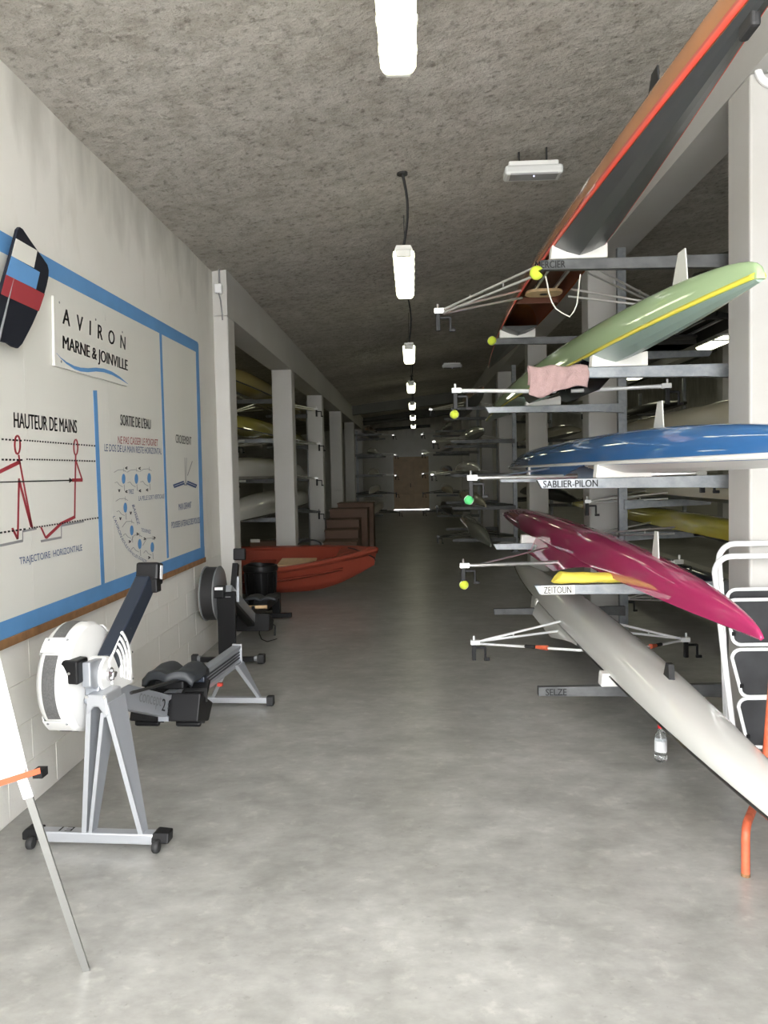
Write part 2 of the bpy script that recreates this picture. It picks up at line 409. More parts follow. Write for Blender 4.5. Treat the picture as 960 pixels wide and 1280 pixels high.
# cross beams deep in the hall, and a dark service pipe
for y0 in (24.1, 29.4):
    struct('cross_beam', MB().prism([(LX, y0, 3.35), (RX, y0, 3.70), (RX, y0, ceil_z(RX)+0.01), (LX, y0, ceil_z(LX)+0.01)], (0, 0.25, 0)), 'concrete_beam')
tag(MB().tube([(LX+0.1, 30.6, 3.22), (0.7, 30.6, 3.34)], 0.055, 10).build('service_pipe', 'pipe_dark', smooth=True), 'thick dark pipe crossing under the ceiling before the wooden door', 'pipe')
tag(MB().tube([(LX+0.1, 27.5, 3.36), (RX, 27.5, 3.58)], 0.03, 8).build('service_pipe', 'pipe_dark', smooth=True), 'thin dark pipe crossing under the ceiling between the far ceiling lamps', 'pipe')
# pale strip let into the floor of the right bay
struct('floor_strip', MB().bb(4.25, 4.6, 2.0, YB-1, -0.01, 0.006), 'white_paint')
MATS['floor_strip_m'] = mat('strip_concrete', (0.62, 0.61, 0.57), 0.6, var=0.08, vscale=3)
bpy.data.objects['floor_strip'].data.materials[0] = MATS['strip_concrete']

# conduits bending round the near right column under the beam
for i, (zz, r) in enumerate(((3.615, 0.020), (3.565, 0.020))):
    yy = 4.35-0.022
    a = atY(936, 108, yy)
    x_in = 1.835-0.004 if i else 1.875
    pts = [(2.6, yy, zz)] + [(x_in+0.09-0.09*math.sin(t), yy, zz+0.09-0.09*math.cos(t)) for t in [math.pi/2*k/6 for k in range(7)]] + [(x_in, yy, 3.80)]
    c = MB().tube(pts, r, 8).build('conduit', 'white_tube', smooth=True)
    tag(c, ('upper' if i == 0 else 'lower')+' white conduit bending up the near right column', 'conduit')

jb = thing('junction_box', 'small white junction box with a wire at the top of the first left column', 'junction box', (LX-0.07, 7.85, 3.42))
MB().box((0, -0.04, 0), (0.07, 0.06, 0.09)).build('box', 'white_tube', jb, bevel=0.01)
MB().tube([(0.0, -0.05, -0.04), (0.02, -0.05, -0.12), (0.03, -0.05, -0.26), (0.025, -0.03, -0.30)], 0.007, 6).build('wire', 'grey_print', jb)
MB().tube([(0.01, -0.04, 0.04), (0.01, -0.04, 0.2)], 0.01, 6).build('conduit', 'grey_print', jb)

# ================================================================== ceiling lamps
def tube_lamp(x, yf, H, L, label, cable, w=0.15, group='lamps hung over the corridor'):
    z = 1.6+H
    t = thing('ceiling_lamp', label, 'lamp', (x, yf-L/2, z), 0, group)
    h = 0.085
    prof = [(-w/2*0.78, 0), (w/2*0.78, 0), (w/2, h*0.35), (w/2, h*0.6), (-w/2, h*0.6), (-w/2, h*0.35)]
    d = MB().prism([(px_, -L/2+0.02, pz) for px_, pz in prof], (0, L-0.04, 0))
    d.build('diffuser', 'tube_light', t, bevel=0.012)
    MB().prism([(-w/2*0.9, -L/2, h*0.55), (w/2*0.9, -L/2, h*0.55), (w/2*0.7, -L/2, h), (-w/2*0.7, -L/2, h)], (0, L, 0)).build('housing', 'lamp_housing', t, bevel=0.006)
    for s in (-1, 1):
        MB().box((0, s*(L/2-0.004), h*0.32), (w*0.72, 0.03, h*0.6)).build('end_cap', 'lamp_housing', t, bevel=0.008)
    for k in range(6):
        for s in (-1, 1):
            MB().box((s*w/2, -L/2+0.15+k*(L-0.3)/5, h*0.55), (0.012, 0.03, 0.03)).build('clip', 'lamp_housing', t)
    zt = ceil_z(x)-z
    if cable:
        pts = [(0.0+0.035*math.sin(math.pi*k/8), -L/2+0.05+0.25*(k/8), h+(zt-h)*k/8) for k in range(9)]
        MB().tube(pts, 0.011, 6).build('cable', 'cable_black', t, smooth=True)
        MB().lathe([(0, 0), (0.04, 0), (0.04, -0.03), (0, -0.03)], (0, -L/2+0.30, zt+0.01), n=12).build('ceiling_rose', 'cable_black', t)
        MB().tube([(0, L/2-0.1, h), (0, L/2-0.1, zt+0.02)], 0.004, 5).build('hanger', 'cable_black', t)
    else:
        for yy in (-L/2+0.2, L/2-0.2): MB().box((0, yy, (h+zt)/2+0.01), (0.03, 0.03, zt-h+0.03)).build('hanger', 'lamp_housing', t)
    return t
tube_lamp(-0.03, 3.85, 1.85, 1.5, 'long fluorescent lamp fixed close to the ceiling nearest the viewer', False, 0.165)
names = ['first hanging fluorescent lamp, on a curved black cable', 'second hanging fluorescent lamp down the corridor', 'third hanging fluorescent lamp down the corridor',
         'fourth hanging fluorescent lamp down the corridor', 'fifth hanging fluorescent lamp down the corridor', 'last hanging fluorescent lamp, nearest the wooden door']
for nm, yf in zip(names, (7.14, 11.4, 15.6, 19.7, 23.75, 28.1)): tube_lamp(-0.035+0.004*(yf-7), yf, 1.52, 1.4, nm, True)
for i, y in enumerate((10.5, 15.6, 20.6, 25.6, 31.0)):
    tube_lamp(5.6, y, 2.2, 1.5, ['lamp over the right bay nearest the viewer, behind the near column', 'lamp over the right bay seen under the black hull', 'lamp over the right bay seen below the green boat arm',
        'lamp over the right bay seen under the pink towel', 'farthest lamp over the right bay'][i], False, 0.34, 'lamps over the right bay')

for i, y in enumerate((11.2, 15.6)):
    tube_lamp(-4.6, y, 1.45, 1.5, ['nearer lamp over the left bay', 'farther lamp over the left bay'][i], False, 0.2, 'lamps over the left bay')

def emergency(px, py, z, y, label):
    p = atY(px, py, y)
    t = thing('emergency_light', label, 'emergency light', (p.x, y, p.z))
    MB().box((0, 0, 0.0), (0.42, 0.17, 0.07)).build('cover', 'lamp_cover', t, bevel=0.02)
    MB().box((0, 0, 0.05), (0.36, 0.12, 0.04)).build('base', 'white_paint', t, bevel=0.008)
    MB().box((0, -0.02, -0.033), (0.34, 0.12, 0.012)).build('window', 'lamp_glass', t)
    MB().sphere((0.0, -0.05, -0.041), 0.006, 8).build('indicator', 'led', t)
    zt = ceil_z(p.x)-p.z
    for s in (-1, 1): MB().tube([(s*0.1, 0.0, 0.06), (s*0.1, 0.0, zt+0.03)], 0.008, 6).build('bracket', 'cable_black', t)
    return t
emergency(666, 216, 0, 6.0, 'white emergency light box on the ceiling near the wooden boat')
emergency(565, 458, 0, 17.2, 'small emergency light box on the far ceiling')

# ================================================================== the technique board on the left wall
XB = -1.895
brd = thing('technique_board', 'white board of rowing technique drawings with blue border on the left wall', 'board', (XB, 4.8, 0.85))
def B(px, py, off=0.0): return atX(px, py, XB+off)
yl = 2.3; y_r = B(250, 560).y
ztop = 2.76
p_tl, p_tr, p_br, p_bl = B(0, 288), B(247.5, 428), B(255.5, 697), B(0, 801)
def lerp_z(a, b, y): return a.z+(b.z-a.z)*(y-a.y)/(b.y-a.y)
zt0, zt1 = lerp_z(p_tl, p_tr, yl), p_tr.z
zb0, zb1 = lerp_z(p_bl, p_br, yl), p_br.z
yr1 = (p_tr.y+p_br.y)/2
# four sheets side by side with fine seams
cuts = [yl, B(37, 620).y, B(140, 620).y, B(209, 600).y, yr1]
for a, b in zip(cuts[:-1], cuts[1:]):
    f = lambda y, q0, q1: q0+(q1-q0)*(y-yl)/(yr1-yl)
    MB().prism([(XW+0.0005, a+0.001, f(a, zb0, zb1)), (XW+0.0005, b-0.001, f(b, zb0, zb1)), (XW+0.0005, b-0.001, f(b, zt0, zt1)), (XW+0.0005, a+0.001, f(a, zt0, zt1))], (XB-XW-0.0005, 0, 0)).build('sheet', 'board_white', brd, world=True)
def band(name, quad, m, off=0.0012):
    """flat painted shape given by pixel corners on the board plane"""
    return MB().prism([B(x, y, off) for x, y in quad], (-off*0.9, 0, 0)).build(name, m, brd, world=True)
def ext(pa, pb, y):                            # point on the line pa-pb (board plane) at depth y
    a, b = B(*pa), B(*pb); k = (y-a.y)/(b.y-a.y); return a+(b-a)*k
def band3(name, a0, a1, b0, b1, y0, y1, m, off=0.0012):
    q = [ext(a0, a1, y0), ext(a0, a1, y1), ext(b0, b1, y1), ext(b0, b1, y0)]
    return MB().prism([p+Vector((off, 0, 0)) for p in q], (-off*0.9, 0, 0)).build(name, m, brd, world=True)
band3('border', (0, 288), (247.5, 428), (62, 346), (245, 440), yl, yr1, 'blue_print')
band3('border', (0, 801), (254.5, 697), (0, 778), (252, 684), yl, yr1, 'blue_print')
band('border', [(244.8, 436), (248, 429), (255.8, 698), (250.8, 690)], 'blue_print', 0.0014)
band('divider', [(116.5, 488), (121.3, 488), (131, 729), (126.6, 731)], 'blue_print', 0.0014)
band('divider', [(199.2, 412), (202, 413.5), (211.2, 697), (208.8, 698)], 'blue_print', 0.0014)
q0, q1 = ext((0, 801), (254.5, 697), yl), ext((0, 801), (254.5, 697), yr1)
MB().prism([(XW+0.0005, q0.y, q0.z), (XW+0.0005, q1.y, q1.z), (XW+0.0005, q1.y, q1.z-0.042), (XW+0.0005, q0.y, q0.z-0.042)], (0.035, 0, 0)).build('batten', 'raw_wood', brd, world=True)

def strokes(name, lines, m, off=0.002):
    """painted strokes: each line = (points in pixels, width in pixels)"""
    mb = MB()
    for pts, w in lines:
        for (x0, y0), (x1, y1) in zip(pts[:-1], pts[1:]):
            dx, dy = x1-x0, y1-y0; l = math.hypot(dx, dy) or 1; nx, ny = -dy/l*w/2, dx/l*w/2
            mb.add([B(x0+nx, y0+ny, off), B(x1+nx, y1+ny, off), B(x1-nx, y1-ny, off), B(x0-nx, y0-ny, off)], [(0, 1, 2, 3)])
    return mb.build(name, m, brd, world=True)
def ring(cx, cy, rx, ry, n=20, a0=0, a1=2*math.pi): return [(cx+rx*math.cos(a0+(a1-a0)*k/n), cy+ry*math.sin(a0+(a1-a0)*k/n)) for k in range(n+1)]
strokes('stick_figure', [(ring(21.8, 556, 3.4, 11.6), 2.3), ([(23.4, 568.5), (24.6, 577), (32, 617), (40.2, 659)], 2.2), ([(25.5, 577), (0, 589.5), (-6, 592)], 4.8),
    ([(23.8, 598), (22.2, 674)], 2.4), ([(23.9, 600), (39.3, 659)], 2.8), ([(22.2, 674), (15.3, 660)], 2.8)], 'red_print')
strokes('stick_figure', [(ring(94.7, 559, 2.5, 9.8), 1.8), ([(94.6, 569), (93.3, 648)], 1.9), ([(95, 576), (102.8, 600)], 1.8), ([(103.3, 600), (90, 600.2)], 4.2),
    ([(93.8, 646), (76.4, 654.5)], 3.8), ([(76.8, 654), (57.4, 672.5)], 3.6), ([(57.6, 673), (51.2, 659)], 2.2)], 'red_print')
strokes('step_line', [([(0, 682), (28.2, 676)], 3.2), ([(28.4, 677), (28.4, 664)], 1.3), ([(28, 664.3), (45.7, 660.6)], 2.8)], 'grey_print')
strokes('step_line', [([(51, 676.6), (77, 671.7)], 2.8), ([(76.7, 672), (76.7, 657)], 1.1), ([(77, 657), (105, 651.5)], 2.6)], 'grey_print')
strokes('arrow', [([(0, 602.7), (87, 600.4)], 1.5), ([(86.5, 597.6), (90.3, 600.3)], 1.2), ([(86.5, 603.2), (90.3, 600.3)], 1.2), ([(86.3, 600.4), (89.5, 600.3)], 3.4)], 'black_print', 0.0026)
def dashes(a, b, n, w):
    return [([(a[0]+(b[0]-a[0])*k/n, a[1]+(b[1]-a[1])*k/n), (a[0]+(b[0]-a[0])*(k+0.6)/n, a[1]+(b[1]-a[1])*(k+0.6)/n)], w) for k in range(n)]
strokes('dotted_line', dashes((2, 549), (29, 551), 6, 2.3), 'black_print', 0.0026); strokes('dotted_line', dashes((30, 550.3), (120.5, 557.5), 28, 1.9), 'black_print', 0.0026)
strokes('dotted_line', dashes((2, 574.5), (30, 575), 6, 2.3), 'black_print', 0.0026); strokes('dotted_line', dashes((33, 574), (120.5, 576.5), 28, 1.9), 'black_print', 0.0026)
strokes('dotted_line', dashes((0, 666), (34, 661), 7, 2.3), 'black_print', 0.0026); strokes('dotted_line', dashes((36, 660.5), (124.5, 647), 28, 1.9), 'black_print', 0.0026)
# crossing hands drawing
strokes('boat_drawing', [([(217, 608), (230.3, 603)], 4.6), ([(233.7, 603), (245.6, 608)], 4.6)], 'navy_print')
strokes('boat_drawing', [([(218, 607.5), (230, 603)], 0.6), ([(234, 603), (245, 607.6)], 0.6)], 'board_white', 0.0026)
strokes('boat_drawing', [([(231, 572), (231.8, 604)], 0.5), ([(233.2, 572), (232.6, 605)], 0.5), ([(240.4, 576.5), (234.4, 594.5)], 0.8), ([(230, 606), (234, 606)], 1.2)], 'grey_print')
# the hands turning an oar handle
HANDS = [(154.5, 598.5), (170.5, 598.5), (186.5, 597.5), (156.7, 634.5), (164.7, 663), (174.7, 680), (190.4, 684)]
for (x, y) in HANDS:
    pts = ring(x, y, 2.3, 6.4, 14)[:-1]
    MB().add([B(px_, py_, 0.002) for px_, py_ in pts], [tuple(range(14))]).build('handle_drawing', 'blue_print', brd, world=True)
hl = []
for i, (x, y) in enumerate(HANDS):
    k = 0 if i < 4 else (4 if i == 4 else 6)
    hl += [([(x-12, y-8+k), (x-7, y-11), (x-1, y-11.5), (x+3, y-9)], 0.6), ([(x-11, y+5+k*0.4), (x-8, y+4), (x-5, y+8), (x-1, y+10)], 0.6), ([(x, y-14), (x, y-9)], 0.4), ([(x+0.6, y+7), (x+1.2, y+15)], 0.6)]
strokes('hand_drawing', hl, 'grey_print')
ar = []
for (x, y, s) in ((158, 585, -1), (174.5, 585.5, -1), (158, 614.5, -1), (175, 613.5, -1), (184, 612.5, -1), (149, 614, 0), (163.5, 642, 0), (150.5, 649, 0), (172, 667.5, 1), (162.2, 677, 1), (181, 673.5, 1), (193, 672.3, 1), (186.5, 697, 1)):
    ar += [([(x-1.3*s, y-1.4), (x+1.3*s, y), (x-1.3*s, y+1.4)], 1.3)] if s else [([(x-0.9, y-2.5), (x, y+1), (x+0.9, y-2.5)], 1.1)]
strokes('arrow', ar, 'black_print', 0.0026)
def btext(s, bl, br, tl, m, **k): return text_quad(s, B(*bl), B(*br), B(*tl), m, brd, (1, 0, 0), lift=0.0024, **k)
btext('HAUTEUR DE MAINS', (17, 534.5), (95.7, 541.6), (16.5, 515), 'black_print', bold=0.04)
btext("SORTIE DE L'EAU", (150.2, 531.5), (188, 536.8), (150, 517.3), 'black_print', bold=0.04)
btext('NE PAS CASSER LE POIGNET', (147, 554.6), (197, 557.6), (147, 545), 'red_print')
btext('LE DOS DE LA MAIN RESTE HORIZONTAL', (130.2, 564), (201.7, 568), (130.2, 554.8), 'navy_print')
btext('CROISEMENT', (219.4, 553.5), (239, 556.4), (219.2, 542.8), 'black_print')
btext('TRAJECTOIRE  HORIZONTALE', (24.5, 708.8), (102.7, 690.4), (23.3, 697), 'navy_print')
btext('MAIN DEVANT', (223, 638), (238.9, 634.9), (223, 629.7), 'navy_print')
btext('POUSSEE LATERALE DES POUCES', (214, 660.6), (250, 653.4), (214, 652.6), 'navy_print')
btext('TIREZ', (160, 617.4), (166.7, 617), (160, 611.9), 'navy_print')
btext('LA PELLE SORT VERTICALE', (173, 626), (205, 622.8), (173, 620.2), 'navy_print')
btext('BAISSEZ', (164.5, 631.5), (171.5, 656), (167.5, 630.7), 'navy_print')
btext('TOURNEZ', (176, 664.4), (188, 667.2), (176.3, 659.9), 'navy_print')
btext("L'AVIRON", (140.4, 646), (150, 672), (143.4, 644.8), 'navy_print')
btext('ROULE', (151, 674), (158, 686), (153.4, 672.4), 'navy_print')
btext('DANS', (159.2, 687.3), (166, 694.6), (161, 685), 'navy_print')
btext('LES DOIGTS', (167, 695.5), (182, 704), (168.4, 692.2), 'navy_print')

# the club sign, a thin plate standing off the board
XS = XB+0.016
sgn = thing('club_sign', 'white club name plate with black lettering and a blue wave, above the drawings', 'sign', (XS, 5.0, 2.3))
S = lambda x, y, o=0.0: atX(x, y, XS+o)
MB().prism([S(67, 369.5), S(159.3, 414.5), S(159.8, 483), S(68.5, 456.8)], (XB+0.003-XS, 0, 0)).build('plate', 'sign_white', sgn, world=True)
for x, y in ((74, 378), (119.5, 399.5), (152.8, 415.2), (76.5, 452)):
    MB().lathe([(0, 0.0018), (0.007, 0.0018), (0.007, 0)], S(x, y), 'x', 8).build('screw', 'grey_print', sgn, world=True)
text_quad('AVIRON', S(78, 404.6), S(156.2, 437.6), S(78.4, 384.6), 'black_print', sgn, (1, 0, 0), spacing=2.3, bold=0.04)
text_quad('MARNE & JOINVILLE', S(78.4, 440.8), S(159.3, 467.8), S(78.3, 419.2), 'black_print', sgn, (1, 0, 0), bold=0.04)
wv = [((70.3, 441), 0.3), ((76, 447.5), 1.2), ((83, 453.5), 2.6), ((93, 459.5), 4.2), ((101, 462), 4.9), ((110, 462.8), 5), ((120, 462), 4.8), ((130, 463), 4.6), ((140, 466.6), 4.2), ((150, 472.5), 3), ((160, 480), 0.4)]
MB().grid([[S(p[0], p[1]-w/2, 0.0015) for p, w in wv], [S(p[0], p[1]+w/2, 0.0015) for p, w in wv]]).build('wave', 'blue_print', sgn, world=True)

# oar hung on the wall, blade up
XO = XB+0.075
oar = thing('oar', 'oar with dark blade banded white, blue and red hung on the left wall', 'oar', (XO, 3.4, 0.6))
O = lambda x, y, o=0.0: atX(x, y, XO+o)
outl = [(20.6, 294.4), (22.5, 286.5), (25.3, 283.4), (29, 286), (38, 299.5), (46.9, 312.2), (55, 323.5), (60, 331), (61.6, 338), (61.2, 346), (59, 357), (56, 367.5), (52, 380), (47, 392), (41, 406), (33.8, 420), (28.5, 430), (23.4, 435.4), (17.5, 433.5), (11, 429), (5, 427.3), (0, 427), (-8, 431), (-14, 424), (-13, 410), (-7, 390), (0, 367.5), (6.6, 345), (14, 319.7)]
MB().prism([O(x, y) for x, y in outl], (-0.018, 0, 0)).build('blade', 'blade_black', oar, world=True, bevel=0.005)
for nm, mm, q in (('band', 'sign_white', [(19.9, 298), (46.5, 313.3), (42.3, 334.8), (14.2, 319.8)]), ('band', 'blue_print', [(14.2, 319.8), (49.7, 340.3), (44.8, 361.6), (7.6, 343.2)]), ('band', 'red_print', [(7.6, 343.2), (55.6, 367.6), (48.4, 389), (1, 367.5)])):
    MB().prism([O(x, y, 0.0006) for x, y in q], (0.0012, 0, 0)).build(nm, mm, oar, world=True)
a, b = O(17.5, 346), O(0, 415); d = (b-a)
MB().tube([a+Vector((0.001, 0, 0)), a+d*0.5+Vector((0.002, 0, 0)), b+Vector((0.003, 0, 0)), b+d*0.6, b+d*6.0], [0.001, 0.004, 0.006, 0.012, 0.02], 10).build('shaft', 'ring_grey', oar, smooth=True, world=True)
for k in (1.6, 4.6):
    p = b+d*k; MB().tube([p, (XB+0.004 if p.z > 0.9 else XW+0.008, p.y, p.z)], 0.01, 6).build('hook', 'dark_steel', oar, world=True)
# ================================================================== rowing shells (all stored keel up)
def oarlock(parent, x, y, z, s, m='black_plastic'):
    mb = MB().box((x, y, z-0.075), (0.032, 0.03, 0.13))
    mb.box((x+0.045, y+0.01, z-0.045), (0.09, 0.016, 0.018)).box((x+0.088, y+0.01, z-0.09), (0.016, 0.018, 0.10)).box((x+0.10, y+0.01, z-0.135), (0.045, 0.022, 0.022))
    return mb.build('oarlock', m, parent, bevel=0.004)

def shell(label, cx, y0, y1, zg, B=0.145, H=0.185, hull='hull_white', deck='deck_white', stripe=None, tips=((0.07, 0.012), (0.04, 0.008)), skeg=None,
          rig=None, rigtype='tube', cock=None, crown=0.045, inner='cockpit_dark', ball=True, sax=None, detail=True, group=None, p=(2.6, 2.6), yaw=0.0, seat='pale_wood', rigm='alu_tube', half=(0.80, 0.80), cat='rowing boat', pq=(3.2, 3.2), sk=(0.12, 0.10), zp=-0.085, saxm=None, sw=0.024, skegm='skeg_grey', skt=0.006, flare=0.0):
    cy = (y0+y1)/2; L = y1-y0
    t = thing('rowing_shell', label, cat, (cx, cy, zg), yaw, group)
    def dims(y):                                # y local, -L/2 (near) .. L/2 (far)
        u = y/(L/2); k = 0 if u < 0 else 1; a = min(1.0, abs(u))
        w = (1-a**p[k])
        return tips[k][1]+(B-tips[k][1])*w, tips[k][0]+(H-tips[k][0])*((1-a**pq[k]) if not isinstance(pq[k], tuple) else (1-a**pq[k][0])**pq[k][1])
    n = 44 if detail else 22; m = 14 if detail else 8
    ys = [-L/2 + L*(0.5-0.5*math.cos(math.pi*i/n)) for i in range(n+1)]
    def sec(y, off=0.0):
        b, h = dims(y); b -= off; h -= off
        out = []
        for k in range(m+1):
            a = math.pi*k/m; c, s_ = math.cos(a), math.sin(a)
            out.append((b*math.copysign(abs(c)**0.85, c), y, max(h, 0.002)*abs(s_)**0.8))
        return out
    rows = [sec(y) for y in ys]
    mb = MB().grid(rows)
    for e, r in ((0, rows[0]), (-1, rows[-1])):
        o = len(mb.v); mb.v += [Vector(q) for q in r]; mb.f.append(tuple(range(o, o+m+1)))
    mb.build('hull', hull, t, smooth=True, weld=True)
    c0, c1 = (cock[0]-cy, cock[1]-cy) if cock else (0, 0)
    def deckpart(ya, yb):
        k = 16; rr = []
        for i in range(k+1):
            y = ya+(yb-ya)*i/k; b, h = dims(y); c = crown*min(1, b/B+0.15)
            rr.append([(-b, y, 0.0), (-b*0.5, y, -c*0.6), (0, y, -c), (b*0.5, y, -c*0.6), (b, y, 0.0)])
        mb = MB().grid(rr)
        for r in (rr[0], rr[-1]):
            o = len(mb.v); mb.v += [Vector(q) for q in r]; mb.f.append((o, o+1, o+2, o+3, o+4))
        mb.build('deck', deck, t)
    if cock: deckpart(-L/2+0.01, c0); deckpart(c1, L/2-0.01)
    else: deckpart(-L/2+0.01, L/2-0.01)
    if cock and detail:
        rr = []
        for i in range(13):
            y = c0+(c1-c0)*i/12; rr.append(sec(y, 0.012))
        MB().grid(rr).build('cockpit_lining', inner, t, smooth=True)
        yc_ = (rig or (cock[0]+cock[1])/2)-cy
        for s in (-1, 1): MB().bar((s*0.07, yc_-0.55, 0.03), (s*0.07, yc_+0.35, 0.03), 0.018, 0.02).build('slide_rail', 'alu_tube', t)
        sb = MB(); pts = []
        for k in range(20):
            a = 2*math.pi*k/20; pts.append((0.135*math.copysign(abs(math.cos(a))**0.6, math.cos(a)), yc_+0.32+0.11*math.copysign(abs(math.sin(a))**0.7, math.sin(a)), 0.0))
        sb.prism(pts, (0, 0, 0.022)); so = sb.build('seat', seat, t, bevel=0.006)
        MB().lathe([(0, -0.002), (0.03, -0.002), (0.03, 0.0)], (0, yc_+0.32, 0.0), n=14).build('seat_hole', 'black_rubber', so)
        for dy in (-0.62, 0.62):
            b, h = dims(yc_+dy)
            MB().box((0, yc_+dy, 0.02), (2*b-0.01, 0.03, 0.05)).build('cross_brace', inner, t)
        fs = MB()
        for s in (-1, 1): fs.box((s*0.06, yc_-0.85, 0.04), (0.09, 0.03, 0.14), Matrix.Rotation(0.6, 3, 'X'))
        fs.build('foot_stretcher', 'black_plastic', t)
    if stripe:
        for s in (-1, 1):
            rr = []
            for y in ys[1:-1]:
                b, h = dims(y); rr.append([(s*(b+0.0035), y, 0.002), (s*(b+0.0055), y, sw*0.5), (s*(b+0.001), y, sw)])
            MB().grid(rr).build('gunwale', stripe, t, smooth=True, solid=0.002)
    if sax:
        ya, yb, drop = sax[0]-cy, sax[1]-cy, sax[2]
        for s in (-1, 1):
            rr = []; k = 14
            for i in range(k+1):
                u = i/k; y = ya+(yb-ya)*u; b, h = dims(y)
                e = drop*min(1.0, (u/0.35)**1.3, ((1-u)/0.10)**1.0)+0.001
                rr.append([(s*(b+0.001), y, 0.012), (s*(b+0.006+flare*e), y, -e)])
            MB().grid(rr).build('saxboard', saxm or hull, t, solid=0.006)
    if skeg:
        y = skeg-cy; b, h = dims(y); w, hh = sk
        MB().prism([(-0.003, y-w*0.75, h-0.01), (-0.003, y+w*0.75, h-0.01), (-0.003, y+w*0.1, h+hh), (-0.003, y-w*0.55, h+hh)], (skt, 0, 0)).build('skeg', skegm, t)
    if ball:
        MB().sphere((0, L/2+0.012, 0.02), 0.02, 10).build('bow_ball', 'white_paint', t, smooth=True)
    if rig:
        y = rig-cy
        for s, half_ in zip((-1, 1), half):
            mb = MB(); pin = Vector((s*half_, y, zp+0.02))
            if rigtype == 'wing':
                b, _ = dims(y+0.12)
                mb.tube([(s*b*0.4, y+0.16, -0.07), (s*(b+0.1), y+0.12, -0.07), (s*(half_-0.08), y+0.01, zp+0.018), pin], [0.021, 0.021, 0.018, 0.017], 8, flat=0.8)
                b2, _ = dims(y+0.75); mb.tube([(s*b2, y+0.75, -0.01), pin-Vector((s*0.06, 0, 0.01))], 0.008, 6)
            elif rigtype == 'tri':
                ba, _ = dims(y-0.62); bb, _ = dims(y+0.22)
                ends = [Vector((s*bb, y+0.22, 0.045)), Vector((s*bb, y+0.22, -0.03)), Vector((s*ba, y-0.62, 0.0))]
                for q in ends: mb.tube([q, pin+Vector((-s*0.04, 0, 0.006 if q.y > y else -0.012))], 0.0095, 6)
                m1 = ends[0]*0.45+pin*0.55; m2 = ends[1]*0.45+pin*0.55; mb.tube([m1, m2], 0.006, 5)
            else:
                ba, _ = dims(y-0.45); bb, _ = dims(y+0.25)
                for (xx, yy, zz) in ((ba, y-0.45, 0.02), (ba, y-0.45, -0.035), (bb, y+0.25, 0.02), (bb, y+0.25, -0.035)):
                    mb.tube([(s*xx, yy, zz), pin+Vector((-s*0.04, (yy-y)*0.04, zz*0.4))], 0.0085, 6)
                for u in (0.35, 0.7):
                    mb.tube([(s*(ba+(half_-0.04-ba)*u), (y-0.45)*(1-u)+y*u, 0.02*(1-u)+zp*u*0.7), (s*(ba+(half_-0.04-ba)*u), (y-0.45)*(1-u)+y*u, -0.035*(1-u)+zp*u*0.8)], 0.006, 5)
            mb.box(pin-Vector((s*0.01, 0, 0)), (0.07, 0.045, 0.035)).tube([pin+Vector((0, 0, 0.05)), pin-Vector((0, 0, 0.03))], 0.008, 6)
            ro = mb.build('rigger', rigm, t, smooth=True)
            oarlock(ro, pin.x, y, pin.z, s)
            if rigtype == 'tri':
                q = ends[2]; w_ = pin-q
                MB().tube([q+w_*0.30, q+w_*0.40], [0.019, 0.013], 8).build('marker', 'tray_orange', ro)
                MB().tube([q+w_*0.41, q+w_*0.50], 0.013, 8).build('grip', 'black_rubber', ro)
    return t

D1, D2 = 4.85, 7.62
LV = (2.80, 2.165, 1.51, 0.875, 0.255)
G1 = 'boats stored on the near right racks'
wooden = shell('wooden boat with orange hull, red edge and dark deck on the top right arms', 1.0, 2.05, 10.3, 2.90, B=0.17, H=0.21, hull='hull_wood', deck='deck_dark', stripe='stripe_red',
      tips=((0.13, 0.012), (0.03, 0.008)), rig=5.75, cock=(4.92, 7.35), inner='cockpit_wood', crown=0.055, group=G1, p=(1.7, 1.9), zp=-0.185, sw=0.042, skeg=3.35, skegm='black_rubber')
shell('pale green boat with a yellow edge line, under the wooden boat', 1.14, 2.95, 11.0, 2.265, B=0.15, H=0.25, hull='hull_green', deck='deck_green', stripe='stripe_yellow',
      tips=((0.03, 0.016), (0.03, 0.008)), skeg=3.75, rig=6.05, rigtype='wing', cock=(5.0, 7.4), group=G1, p=(3.4, 2.2), half=(0.84, 0.74), pq=((2.0, 0.45), 2.6), yaw=0.03, rigm='white_tube', sk=(0.13, 0.14), sax=(5.0, 7.1, 0.11), saxm='hull_black')
shell('glossy blue boat with white edge at eye level on the right', 1.25, 2.1, 10.4, 1.615, B=0.155, H=0.20, hull='hull_blue', deck='deck_white', stripe='stripe_white',
      tips=((0.06, 0.010), (0.03, 0.008)), skeg=4.12, rig=5.7, rigtype='wing', cock=(5.2, 7.9), sax=(5.15, 7.9, 0.105), group=G1, p=(2.8, 2.2), half=(0.84, 0.78), sk=(0.11, 0.13))
pink = shell('shiny crimson pink boat pointing at the step ladder', 1.30, 3.03, 11.6, 0.945, B=0.15, H=0.215, hull='hull_pink', deck='hull_pink', stripe=None,
      tips=((0.004, 0.008), (0.03, 0.008)), skeg=4.35, rig=6.1, rigtype='wing', cock=(5.4, 7.9), flare=0.45, sax=(5.3, 7.95, 0.14), group=G1, p=(3.8, 2.2), half=(0.93, 0.70), pq=((2.6, 0.5), 3.0), sk=(0.08, 0.14))
shell('white boat on the lowest right arms reaching close to the floor', 1.325, 2.0, 10.6, 0.340, B=0.175, H=0.20, hull='hull_white', deck='deck_white', stripe='stripe_black',
      tips=((0.005, 0.010), (0.03, 0.008)), skeg=4.25, rig=6.15, rigtype='tri', cock=(5.4, 7.9), flare=0.4, sax=(5.7, 7.95, 0.11), group=G1, p=(3.2, 2.4), half=(0.88, 0.74), pq=(1.7, 3.0), rigm='white_tube', sk=(0.07, 0.075), skegm='black_rubber', skt=0.03, crown=0.018, sw=0.014)

